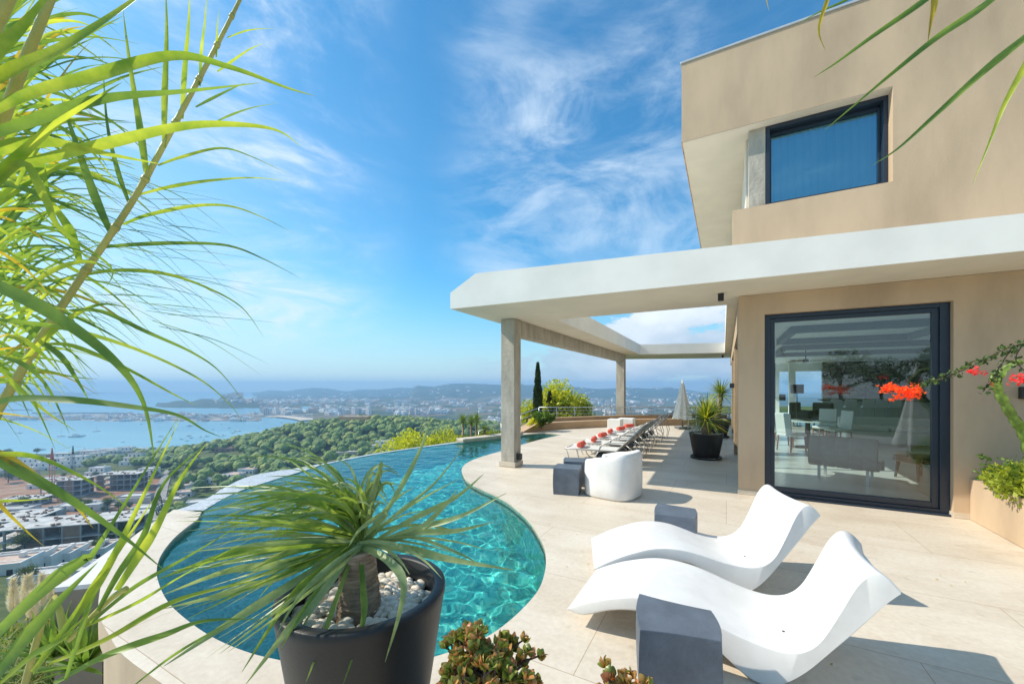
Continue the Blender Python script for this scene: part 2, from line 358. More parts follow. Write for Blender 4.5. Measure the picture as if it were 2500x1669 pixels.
weir_out = smooth_pts([G(x, y, -.14) for x, y in ((425, 1243), (500, 1216), (550, 1186), (615, 1158), (720, 1140), (794, 1127.5), (900, 1107), (1000, 1092), (1113, 1076.5))], 4)
ring_out = smooth_pts([G(x, y) for x, y in ((425, 1243), (370, 1277), (323, 1311), (286, 1350), (258, 1392), (245, 1435), (241, 1494), (268, 1552), (304, 1601), (398, 1669))], 4)
ring_tail = [Vector((-1.95, 1.9, 0)), Vector((-1.75, 1.2, 0)), Vector((-1.7, 0.2, 0)), Vector((-1.7, -5, 0))]
far_edge = [Vector(p) for p in ((16, -5, 0), (16, 22, 0), (12, 21, 0), (7.6, 18.9, 0), (5.9, 18.5, 0), (4.4, 18.1, 0), (2.4, 17.2, 0), (1.2, 16.2, 0), (.6, 15.4, 0))]
curb_out = [G(1274, 1055.5), G(1227, 1061), G(1170, 1068), G(1113.8, 1075.6)]
outline = ring_out + ring_tail + far_edge + curb_out + pool_edge + [corner]
def slab(name, outer, holes, z0, z1, mats, wall_m=None, bottom=2):
    """flat sheet with holes, side walls: material 0 top, 1 sides, bottom"""
    mb = MB(); loops = [list(outer)] + [list(h) for h in holes]; pts = [p for l in loops for p in l]
    zt = z1 if callable(z1) else (lambda p: z1)
    tris = tessellate_polygon([[V2(p) for p in l] for l in loops])
    a = mb.add([(p[0], p[1], zt(p)) for p in pts]); b = mb.add([(p[0], p[1], z0) for p in pts])
    for t in tris:
        i, j, k = t
        n = (V2(pts[j]) - V2(pts[i])).cross(V2(pts[k]) - V2(pts[i])).z
        if n < 0: i, j = j, i
        mb.face((a + i, a + j, a + k), 0); mb.face((b + k, b + j, b + i), bottom)
    o = 0
    for li, l in enumerate(loops):
        n = len(l)
        for i in range(n):
            j = (i + 1) % n; ms = 1 if wall_m is None else wall_m(li, l[i], l[j], i)
            if ms is None: continue
            mb.face((a + o + i, a + o + j, b + o + j, b + o + i), ms)
        o += n
    return mb
n_out = len(ring_out) + len(ring_tail) + len(far_edge) + len(curb_out)
POOLZ = -1.42
M['tile'] = None
def pool_tile():
    m = bpy.data.materials.new('glass_mosaic'); m.use_nodes = True; nt = m.node_tree; N = nt.nodes; K = nt.links; b = N['Principled BSDF']
    tc = N.new('ShaderNodeTexCoord'); sn = N.new('ShaderNodeVectorMath'); sn.operation = 'SNAP'; sn.inputs[1].default_value = (.03, .03, .03); K.new(tc.outputs['Object'], sn.inputs[0])
    wn = N.new('ShaderNodeTexWhiteNoise'); K.new(sn.outputs[0], wn.inputs[0])
    cr = N.new('ShaderNodeValToRGB'); e = cr.color_ramp.elements; e[0].color = (.05, .38, .34, 1); e[1].color = (.28, .74, .58, 1)
    x = e.new(.5); x.color = (.11, .55, .48, 1); x = e.new(.93); x.color = (.17, .62, .52, 1); x = e.new(.94); x.color = (.38, .62, .45, 1); K.new(wn.outputs['Value'], cr.inputs[0])
    K.new(cr.outputs[0], b.inputs['Base Color']); b.inputs['Roughness'].default_value = .4
    return m
M['tile'] = pool_tile()
M['weir'] = mat('wet_pale_mosaic', (.50, .51, .53), .35, .45, 26, .2, 60, det=8)
mb = slab('terrace', outline, [], -.22, 0.0, None, lambda li, p, q, i: 2 if i < len(ring_out) + len(ring_tail) else 1)
terrace = mb.build('terrace_floor', [M['stone'], M['coping'], M['stucco']]); structure(terrace)
# pool basin: walls under the coping edge, floor
mb = MB()
rim = pool_edge + [corner] + weir_in[1:-1]
# order: pool_edge runs far curb -> tip -> near side -> round end; weir_in runs back to the far end
n = len(rim)
a = mb.add([(p[0], p[1], -.03) for p in rim]); b = mb.add([(p[0], p[1], POOLZ) for p in rim])
for i in range(n):
    j = (i + 1) % n; mb.face((a + i, a + j, b + j, b + i), 0)
for t in tessellate_polygon([[V2(p) for p in rim]]):
    i, j, k = t
    if (V2(rim[j]) - V2(rim[i])).cross(V2(rim[k]) - V2(rim[i])).z < 0: i, j = j, i
    mb.face((b + i, b + j, b + k), 0)
for v in range(len(mb.v)):
    x, y, z = mb.v[v]
    if v - a < n and v >= a and (v - a) >= len(pool_edge): mb.v[v] = (x, y, WZ + .008)
basin = mb.build('pool_basin', [M['tile']]); structure(basin); basin.cycles.is_caustics_receiver = True
# pale wet overflow edge
mb = MB(); K_ = len(weir_in)
rows = []
for i in range(K_):
    p, q = weir_in[i], weir_out[i]; d = (q - p); d.z = 0; d = d.normalized() * .02
    rows.append([(p.x, p.y, -.5), (p.x - d.x, p.y - d.y, -.5), (p.x - d.x, p.y - d.y, WZ + .009), (p.x + d.x * 2, p.y + d.y * 2, WZ + .009), (q.x, q.y, -.16), (q.x, q.y, -3.2)])
mb.grid([r[2:] for r in rows], 0, False)
weir = mb.build('pool_overflow_edge', [M['weir']]); structure(weir)
# water surface, finely rippled
def inside(x, y, P):
    r = False; j = len(P) - 1
    for i in range(len(P)):
        xi, yi = P[i][0], P[i][1]; xj, yj = P[j][0], P[j][1]
        if (yi > y) != (yj > y) and x < (xj - xi) * (y - yi) / (yj - yi) + xi: r = not r
        j = i
    return r
cen = sum((V2(p) for p in rim), Vector()) / n
def grow(P, k):
    out = []
    m_ = len(P)
    for i in range(m_):
        t = V2(P[(i + 1) % m_]) - V2(P[i - 1]); nn = Vector((t.y, -t.x, 0))
        if nn.length > 1e-6: nn.normalize()
        out.append(V2(P[i]) + nn * k)
    return out
area = sum(rim[i][0] * rim[(i + 1) % n][1] - rim[(i + 1) % n][0] * rim[i][1] for i in range(n))
wpoly = [(q if i < len(pool_edge) else V2(rim[i])) for i, q in enumerate(grow(rim, .08 if area > 0 else -.08))]
wx0, wx1 = min(p[0] for p in wpoly), max(p[0] for p in wpoly); wy0, wy1 = min(p[1] for p in wpoly), max(p[1] for p in wpoly)
cell = .031; mb = MB(); idx = {}
nx, ny = int((wx1 - wx0) / cell) + 2, int((wy1 - wy0) / cell) + 2
def ripple(x, y):
    q = noise.noise(Vector((x * .5, y * .5, 9))) * .4
    return noise.noise(Vector((x * 2.1 + q, y * 2.4 - q, 0))) * .007 + noise.noise(Vector((x * 5.6, y * 6.3 + q, 3.3))) * .0066 + noise.noise(Vector((x * 10.5, y * 9.6, 7.1))) * .0026
def wv(i, j):
    if (i, j) not in idx:
        x, y = wx0 + i * cell, wy0 + j * cell; idx[(i, j)] = mb.add([(x, y, WZ + ripple(x, y))])
    return idx[(i, j)]
for i in range(nx):
    for j in range(ny):
        if inside(wx0 + (i + .5) * cell, wy0 + (j + .5) * cell, wpoly): mb.face((wv(i, j), wv(i + 1, j), wv(i + 1, j + 1), wv(i, j + 1)), 0, True)
def water_mat():
    m = bpy.data.materials.new('pool_water'); m.use_nodes = True; N = m.node_tree.nodes; K = m.node_tree.links; N.clear()
    o = N.new('ShaderNodeOutputMaterial'); g = N.new('ShaderNodeBsdfGlass'); g.inputs['IOR'].default_value = 1.33; g.inputs['Roughness'].default_value = 0
    g.inputs['Color'].default_value = (.72, .96, .99, 1); K.new(g.outputs[0], o.inputs[0]); return m
water = mb.build('pool_water', [water_mat()]); structure(water); water.cycles.is_caustics_caster = True
# outside wall of the round pool end and lower ledge
mb = MB(); P = ring_out + ring_tail
rows = [[(p.x, p.y, -.22), (p.x, p.y, -3.6)] for p in [q + (V2(q) - Vector((-1.9, 4.2, 0))).normalized() * -.03 for q in P]]
mb.grid(rows, 0, False); w_ = mb.build('pool_outer_wall', [M['stucco']]); tag(w_, 'curved sand coloured retaining wall under the round pool end', 'wall')
mb = MB()
lp = [G(x, y, -.3) for x, y in ((133, 1445), (250, 1432), (262, 1372), (330, 1306), (296, 1331), (225, 1383))]
mb.prism([(p.x, p.y) for p in lp], -3.6, -.3, 1, 1); mb.prism([(p.x, p.y) for p in lp], -.299, -.255, 0, 0)
w_ = mb.build('overflow_basin_wall', [mat('pale_ledge_tile', (.66, .65, .64), .6, .1, 6), mat('brown_render_painted_shade', (.27, .22, .17), .85, .15, 2, .3, 40)]); tag(w_, 'low brown wall with pale tiled top outside the round pool end', 'wall')  # the wall's shade is put into its dark brown render colour
# raised far kerb of the pool
mb = MB(); ci = [G(x, y) for x, y in ((1131, 1077), (1180, 1071.5), (1227, 1066), (1272, 1061))]
co = [G(x, y) for x, y in ((1113.8, 1074.2), (1170, 1068), (1227, 1061), (1274, 1055.5))]
mb.prism([(p.x, p.y) for p in ci] + [(p.x, p.y) for p in co[::-1]], .004, .07); k_ = mb.build('pool_kerb', [M['coping']], bevel=.01); structure(k_)

# ------------------------------------------------------------------ the villa
HO = Vector((3.68, 6.47, 0)); U = Vector((math.cos(HA), -math.sin(HA), 0)); V = Vector((math.sin(HA), math.cos(HA), 0)); UP = Vector((0, 0, 1))
def H(t, s, z=0.0): return HO + U * t + V * s + UP * z
def HT(px, s=0.0):
    k = (px - CX) / F; return (k * (HO.y + V.y * s) - (HO.x + V.x * s)) / (U.x - k * U.y)
def hb(mb, t0, t1, s0, s1, z0, z1, m=0): mb.box(H(t0, s0, z0), U * (t1 - t0), V * (s1 - s0), UP * (z1 - z0), m)
villa = thing('villa', H(0, 0), 'modern villa with sand coloured walls, cantilevered upper storey and white canopy', 'house')
villa.location = (0, 0, 0)
DT0, DT1, DZ1 = .36, 2.486, 2.885
TOPW = 3.205
mb = MB(); hb(mb, 0, DT0, 0, .35, 0.004, TOPW); hb(mb, DT1, 9, 0, .35, 0.004, TOPW); hb(mb, DT0, DT1, 0, .35, DZ1, TOPW)
hb(mb, 0, .26, .35, .6, .004, TOPW)
mb.build('ground_floor_wall', [M['stucco']], villa)
for q in ((-.012, DT0 + .002, -.012, 0), (DT1 - .002, 3.0, -.012, 0), (-.012, 0, 0.001, .55), (DT1 - .012, DT1, 0.001, .12)):
    mb = MB(); hb(mb, *q, .004, .075); mb.build('skirting', [M['coping']], villa)
# side of the house along the terrace
mb = MB(); hb(mb, .0, .26, .6, 14, 2.72, TOPW)
for s0 in (4.2, 9.4): hb(mb, .0, .26, s0, s0 + .45, .004, 2.72)
mb.build('side_wall', [M['stucco_side']], villa, .006)
def glass_mat(name, tint, refl=.0, ior=1.5, rc=(.9, .95, 1)):
    m = bpy.data.materials.new(name); m.use_nodes = True; N = m.node_tree.nodes; K = m.node_tree.links; N.clear()
    o = N.new('ShaderNodeOutputMaterial'); t = N.new('ShaderNodeBsdfTransparent'); t.inputs[0].default_value = (*tint, 1)
    g = N.new('ShaderNodeBsdfGlossy'); g.inputs['Roughness'].default_value = 0.0; g.inputs[0].default_value = (*rc, 1)
    fr = N.new('ShaderNodeFresnel'); fr.inputs[0].default_value = ior
    a = N.new('ShaderNodeMath'); a.operation = 'ADD'; a.use_clamp = True; K.new(fr.outputs[0], a.inputs[0]); a.inputs[1].default_value = refl
    ms = N.new('ShaderNodeMixShader'); K.new(a.outputs[0], ms.inputs[0]); K.new(t.outputs[0], ms.inputs[1]); K.new(g.outputs[0], ms.inputs[2]); K.new(ms.outputs[0], o.inputs[0]); return m
M['glass'] = glass_mat('green_tinted_glass', (.80, .95, .93), .07)
M['glass_b'] = glass_mat('blue_tinted_glass', (.50, .90, 1.0), .30, 1.5, (.30, .72, 1.0))
M['glass_c'] = glass_mat('clear_glass', (.88, .93, .92), .03)
for s0, s1 in ((.6, 4.2), (4.65, 9.4), (9.85, 14)):
    w = MB(); e = .07
    hb(w, .12, .20, s0, s1, .012, .06); hb(w, .12, .20, s0, s1, 2.64, 2.72)
    k = max(1, round((s1 - s0) / 1.8))
    for q in range(k + 1):
        c0 = min(max(s0 + (s1 - s0) * q / k - e / 2, s0), s1 - e); hb(w, .12, .20, c0, c0 + e, .06, 2.64)
    fr = w.build('sliding_door', [M['frame']], villa, .004)
    g = MB(); g.poly([H(.16, s0, .06), H(.16, s1, .06), H(.16, s1, 2.64), H(.16, s0, 2.64)]); g.build('pane', [M['glass_c']], fr)
# front sliding door
w = MB(); S0, S1 = .085, .21
hb(w, DT0, DT0 + .085, S0, S1, .03, DZ1); hb(w, DT1 - .10, DT1, S0, S1, .03, DZ1); hb(w, DT0 + .085, DT1 - .10, S0, S1, DZ1 - .06, DZ1); hb(w, DT0 + .085, DT1 - .10, S0, S1, .03, .075)
hb(w, DT0 + .085, DT0 + .145, S0 + .035, S1 - .03, .075, DZ1 - .06); hb(w, DT1 - .17, DT1 - .10, S0 + .035, S1 - .03, .075, DZ1 - .06)
hb(w, DT0 + .145, DT1 - .17, S0 + .035, S1 - .03, DZ1 - .125, DZ1 - .06); hb(w, DT0 + .145, DT1 - .17, S0 + .035, S1 - .03, .075, .155)
hb(w, DT0 - .0, DT1, .02, S0 - .002, .004, .028)
door = w.build('glass_door', [M['frame']], villa, .004)
g = MB(); g.poly([H(DT0 + .145, .15, .155), H(DT1 - .17, .15, .155), H(DT1 - .17, .15, DZ1 - .125), H(DT0 + .145, .15, DZ1 - .125)]); g.build('pane', [M['glass']], door)
g = MB(); hb(g, DT0 + .095, DT0 + .12, S0 + .02, S0 + .034, .95, 1.07); g.build('handle', [M['black']], door)
# canopy (white slab with an open bay)
A = Vector((-1.17, 7.55, 0)); fd = Vector((6.7, -3.25, 0)).normalized()
fp = lambda q: A + fd * q
q1 = .56; Rr = fp(13.0)
outer = [A, fp(q1), fp(7.45), Rr, Rr + V * 24, Vector((10.4, 18.9, 0)) + U * 3, Vector((10.4, 18.9, 0)), Vector((6.06, 21.5, 0))]
outer = [A, fp(q1), fp(7.45), Rr, H(9.0, 14.4), Vector((10.9, 20.9, 0)), Vector((6.06, 21.7, 0)), Vector((6.06, 21.7, 0)).lerp(A, .5)]
hole = [Vector((.97, 8.76, 0)), Vector((3.87, 7.18, 0)), Vector((9.35, 17.5, 0)), Vector((5.9, 18.35, 0))]
def ztop(p):
    q = (Vector((p[0], p[1], 0)) - A).dot(fd)
    if (V2(p) - A).length < .05: return 3.515
    d_ = abs((Vector((p[0], p[1], 0)) - A).cross(fd).z)
    if d_ < .05 and q < .6: return 3.815
    if d_ < .05: return 3.815 - .2 * (q - q1) / 6.9
    return 3.66
mb = slab('canopy', outer, [hole], 3.21, ztop, None)
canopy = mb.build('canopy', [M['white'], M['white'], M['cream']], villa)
for px, py, nm in ((1760, 717, 0), (1764.5, 867, 1)):
    c = G(px, py, 3.205); sz = .085
    s = MB(); s.bx(c - Vector((0, 0, .11)), sz, sz, .108, -HA); s.build('spotlight', [M['black']], villa, .006)
# concrete frame
def column(c, w, d, base=True):
    m_ = MB(); m_.box(c, U * -w, V * d, UP * 3.2, 0); o = m_.build('concrete_column', [M['conc']], villa, .008)
    if base:
        m_ = MB(); e = .035; z_ = .10
        m_.box(c - V * e + U * e + UP * .004, U * -(w + 2 * e), V * (e - .001), UP * z_); m_.box(c + U * .001 + UP * .004, U * (e - .001), V * d, UP * z_)
        m_.box(c - U * (w + .001) + UP * .004, U * -(e - .001), V * d, UP * z_); m_.box(c - V * -(d + .001) + U * e + UP * .004, U * -(w + 2 * e), V * e, UP * z_)
        m_.build('plinth', [M['coping']], o, .004)
    return o
c1 = Vector((.05, 8.55, .004)); c2 = Vector((5.15, 18.3, .004))
column(c1, .33, .31); column(c2, .36, .36)
bd = (c2 - c1).normalized()
mb = MB(); st = c1 + V * .315 - U * .04; en = c2; q = en - st
mb.box(st + UP * 2.86, -U * .25, q, UP * .344); mb.build('concrete_beam', [M['conc']], villa, .006)
s = MB(); c = c1 + V * .14 + U * .05; s.bx(c + UP * .15, .10, .10, .13, -HA); s.build('floor_lamp', [M['black']], villa, .006)
# upper storey
mb = MB()
hb(mb, -.854, 9, 0, 8, 5.95, 7.30, 0); hb(mb, -.081, 9, 0, .3, 3.3, 4.615, 0); hb(mb, 1.881, 9, 0, .3, 4.615, 5.95, 0)
hb(mb, .12, .3, .45, 8, 3.7, 5.948, 1); hb(mb, .3, 9, 3.2, 3.4, 3.7, 5.948, 1)
mb.build('upper_storey_wall', [M['stucco'], M['cream']], villa)
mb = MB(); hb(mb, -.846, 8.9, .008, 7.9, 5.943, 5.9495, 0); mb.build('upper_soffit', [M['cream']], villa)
mb = MB(); hb(mb, -.858, -.842, -.004, 8, 5.938, 5.957, 0); mb.build('edge_trim', [mat('ochre_edge', (.55, .30, .10), .8, .4, 5)], villa)
mb = MB(); hb(mb, -.872, 9.02, -.018, 8.02, 7.302, 7.335, 0); mb.build('roof_capping', [mat('zinc_capping', (.55, .57, .58), .4, .05, 8, metal=.3)], villa, .003)
mb = MB(); hb(mb, .15, .385, .172, .44, 4.62, 5.941, 0); mb.build('concrete_pillar', [M['conc']], villa, .006)
mb = MB(); a0, a1 = .395, 1.878; f_ = .05
hb(mb, a0, a0 + f_, .172, .36, 4.62, 5.941); hb(mb, a1 - f_, a1, .172, .36, 4.62, 5.941); hb(mb, a0 + f_, a1 - f_, .172, .36, 5.885, 5.941); hb(mb, a0 + f_, a1 - f_, .172, .36, 4.62, 4.70)
hb(mb, a0 + f_, a0 + f_ + .03, .3, .36, 4.70, 5.86); hb(mb, a1 - f_ - .03, a1 - f_, .3, .36, 4.70, 5.86); hb(mb, a0 + f_ + .03, a1 - f_ - .03, .3, .36, 5.83, 5.88)
win = mb.build('window', [M['frame']], villa, .004)
g = MB(); g.poly([H(a0 + f_, .33, 4.70), H(a1 - f_, .33, 4.70), H(a1 - f_, .33, 5.86), H(a0 + f_, .33, 5.86)]); g.build('pane', [M['glass_b']], win)
g = MB(); rows = [[], []]
for i in range(240):
    t = .33 + 1.7 * i / 239; s_ = .42 + .10 * ((i % 14) / 13) + .004 * math.sin(i * .37)
    rows[0].append(H(t, s_, 4.5)); rows[1].append(H(t, s_, 5.93))
g.grid(rows); g.build('blind', [mat('white_vertical_blind', (.80, .84, .86), .8, trans=.45)], win)
M['spk'] = 1
# wall lamps
c = D(2492, 959, 4.55)
for (t_, s_, z_) in ((HT(2494), -.06, 1.68),):
    s = MB(); hb(s, t_ - .03, t_ + .05, -.075, -.001, z_ - .09, z_ + .06); s.build('wall_lamp', [M['black']], villa, .004)
s = MB(); hb(s, -.10, -.001, 3.95, 4.05, 1.70, 1.82); s.build('wall_lamp', [M['black']], villa, .004)
# inside of the ground floor
inn = MB(); hb(inn, .26, 9, .352, 24, .006, .016, 0)
fl = inn.build('room_floor', [mat('pale_polished_floor', (.66, .67, .64), .18, .06, 2)], villa)
inn = MB(); hb(inn, 9, 9.2, 0, 24, 0.005, TOPW, 0); hb(inn, 5.2, 9.2, 24, 24.2, 0.005, TOPW, 0); hb(inn, .27, 5.2, 24, 24.2, 2.7, TOPW, 0); hb(inn, 2.4, 2.9, 24, 24.2, 0.005, 2.7, 0); hb(inn, .27, 9, .36, 24, 3.19, 3.204, 0)
hb(inn, .3, 1.25, 8.2, 8.4, .017, 3.188, 0); hb(inn, 2.9, 3.2, 19.4, 19.7, .017, 3.188, 0)
inn.build('room_wall', [mat('white_interior_wall', (.80, .82, .79), .8, .04, 2)], villa)
for (t0, t1, s0, s1) in ((1.2, 4.3, 4.2, 7.4), (1.6, 6.5, 9.6, 13.5)):
    q = MB(); e = .12; z0, z1 = 3.02, 3.186
    hb(q, t0, t1, s0, s0 + e, z0, z1); hb(q, t0, t1, s1 - e, s1, z0, z1); hb(q, t0, t0 + e, s0 + e, s1 - e, z0, z1); hb(q, t1 - e, t1, s0 + e, s1 - e, z0, z1)
    q.build('ceiling_cove', [mat('grey_cove', (.14, .14, .13), .8)], villa)
def stone_wall():
    m = bpy.data.materials.new('dry_stone'); m.use_nodes = True; N = m.node_tree.nodes; K = m.node_tree.links; b = N['Principled BSDF']
    tc = N.new('ShaderNodeTexCoord'); vo = N.new('ShaderNodeTexVoronoi'); vo.inputs['Scale'].default_value = 3.2; mp = N.new('ShaderNodeMapping'); mp.inputs['Scale'].default_value = (1, 1, 1.9); K.new(tc.outputs['Object'], mp.inputs[0]); K.new(mp.outputs[0], vo.inputs[0])
    v2 = N.new('ShaderNodeTexVoronoi'); v2.feature = 'DISTANCE_TO_EDGE'; v2.inputs['Scale'].default_value = 3.2; K.new(mp.outputs[0], v2.inputs[0])
    r = N.new('ShaderNodeMapRange'); r.inputs[1].default_value = 0; r.inputs[2].default_value = .06; K.new(v2.outputs['Distance'], r.inputs[0])
    mx = N.new('ShaderNodeMix'); mx.data_type = 'RGBA'; mx.blend_type = 'MIX'; K.new(r.outputs[0], mx.inputs[0]); mx.inputs[6].default_value = (.03, .03, .025, 1)
    hs = N.new('ShaderNodeMix'); hs.data_type = 'RGBA'; hs.inputs[6].default_value = (.16, .15, .13, 1); hs.inputs[7].default_value = (.42, .40, .34, 1)
    sp = N.new('ShaderNodeSeparateXYZ'); K.new(vo.outputs['Color'], sp.inputs[0]); K.new(sp.outputs[0], hs.inputs[0]); K.new(hs.outputs[2], mx.inputs[7]); K.new(mx.outputs[2], b.inputs['Base Color'])
    bp = N.new('ShaderNodeBump'); bp.inputs['Strength'].default_value = .8; bp.inputs['Distance'].default_value = .05; K.new(r.outputs[0], bp.inputs['Height']); K.new(bp.outputs[0], b.inputs['Normal'])
    return m
q = MB(); hb(q, 4.6, 9, 20.6, 20.9, .017, 3.1); q.build('stone_wall', [stone_wall()], villa)
q = MB(); c = D(1912, 934, 13.95); cz = c.z; q_ = HT(1890, 8.19)
hb(q, HT(1885, 8.19), HT(1893, 8.19), 8.17, 8.199, 1.35, 2.5); q.build('framed_picture', [M['black']], villa)
q = MB(); hb(q, HT(1902, 8.19), HT(1918, 8.19), 8.18, 8.199, 1.28, 1.48); q.build('switch_panel', [M['black']], villa)

# low planter by the wall, running towards the viewer
pl = MB(); b0 = G(2388, 1279); T0 = (b0 - HO).dot(U); PH = .535
poly = [H(T0, -.003), H(T0, -2.2), H(T0 + 1.6, -2.2), H(T0 + 1.6, -.003)]
th = .14
def quad(P_, z0, z1, m=0): pl.prism([(p.x, p.y) for p in P_], z0, z1, m)
quad([H(T0, -.003), H(T0, -2.3), H(T0 + th, -2.3), H(T0 + th, -.003)], .004, PH); quad([H(T0 + th + .001, -2.3), H(T0 + 1.7, -2.3), H(T0 + 1.7, -2.3 + th), H(T0 + th + .001, -2.3 + th)], .004, PH)
planter = thing('planter', (0, 0, 0), 'sand rendered planter box beside the glass door', 'planter')
pl.build('wall', [M['stucco']], planter, .008)
q = MB(); hb(q, T0 + th, T0 + 1.7, -2.3 + th, -.003, .3, .46); q.build('soil', [M['soil']], planter)

# far end of the terrace: stepped curved wall
base = [G(x, y) for x, y in ((1318, 1051.5), (1355, 1048.6), (1392, 1046.4), (1445, 1043.6), (1500, 1041.2), (1566, 1039), (1647, 1038), (1710, 1037.5), (1790, 1037.5))]
base = smooth_pts(base, 4)
def offs(P, k):
    out = []
    for i in range(len(P)):
        t = P[min(i + 1, len(P) - 1)] - P[max(i - 1, 0)]; nn = Vector((-t.y, t.x, 0)).normalized(); out.append(P[i] + nn * k)
    return out
def strip_wall(P, k0, k1, z0, z1):
    q = MB(); a_, b_ = offs(P, k0), offs(P, k1)
    rows = [[(p.x, p.y, z0), (p.x, p.y, z1), (r.x, r.y, z1), (r.x, r.y, z0)] for p, r in zip(a_, b_)]
    q.grid(rows, 0, False); q.poly(rows[0][::-1]); q.poly(rows[-1]); return q
fw = thing('terrace_bench_wall', (0, 0, 0), 'stepped tan wall curving round the far end of the terrace', 'wall')
M['tan'] = mat('tan_wall_render', (.44, .30, .18), .85, .15, 1.5, .3, 40)
strip_wall(base, 0, .50, .004, .285).build('bench', [M['tan']], fw, .01)
strip_wall(base, .502, .75, -1.2, .43).build('back_wall', [M['tan']], fw, .01)
q = MB(); P_ = [G(1272, 1056), G(1306, 1052.8), G(1340, 1050), H(0, 0)]
p0, p1, p2 = G(1272, 1056.5), G(1306.6, 1053.2), G(1322, 1051.2)
bk = Vector((-.3, .75, 0))
a_ = q.add([p0, p1, p2, p2 + bk * 1.4, p0 + bk, (p0.x + .55, p0.y + .05, .30), (p1.x + .15, p1.y + .02, .34), (p2.x, p2.y, .34), p2 + bk * 1.4 + UP * .34, p0 + bk + Vector((.55, 0, .30))])
for f_ in ((0, 1, 6, 5), (1, 2, 7, 6), (2, 3, 8, 7), (3, 4, 9, 8), (4, 0, 5, 9), (5, 6, 7, 8, 9)): q.face([a_ + i for i in f_])
tag(q.build('ramped_planter', [M['tan']]), 'short sloping tan planter wall at the far tip of the pool', 'planter')
# railing
rl = thing('railing', (0, 0, 0), 'galvanised railing with three rails above the curved bench wall', 'railing')
back = offs(base, .63); post_z0 = .43
top = [D(px, 994, 18.2) for px in (1316, 1359, 1403, 1447, 1492, 1540, 1590, 1650, 1720, 1780)]
for p in top:
    q = MB(); q.tube([(p.x, p.y, .2), (p.x, p.y, p.z)], .022, 8); q.build('post', [M['steel']], rl)
for dz, r in ((0, .022), (-.14, .013), (-.29, .013)):
    q = MB(); q.tube([p + Vector((0, 0, dz)) for p in top], r, 6); q.build('rail', [M['steel']], rl)
sl = thing('stair_railing', (0, 0, 0), 'galvanised handrail running down the steps behind the pool', 'railing')
s0, s1, s2 = D(1314, 996, 18.1), D(1272, 1011, 16.5), D(1169, 1053, 14.6)
for dz, r in ((0, .02), (-.22, .013), (-.44, .013)):
    q = MB(); q.tube([s0 + UP * dz, s1 + UP * dz, s2 + UP * dz], r, 6); q.build('rail', [M['steel']], sl)
for p in (s1, s1.lerp(s2, .5), s2):
    q = MB(); q.tube([p, p - UP * 1.1], .018, 6); q.build('post', [M['steel']], sl)
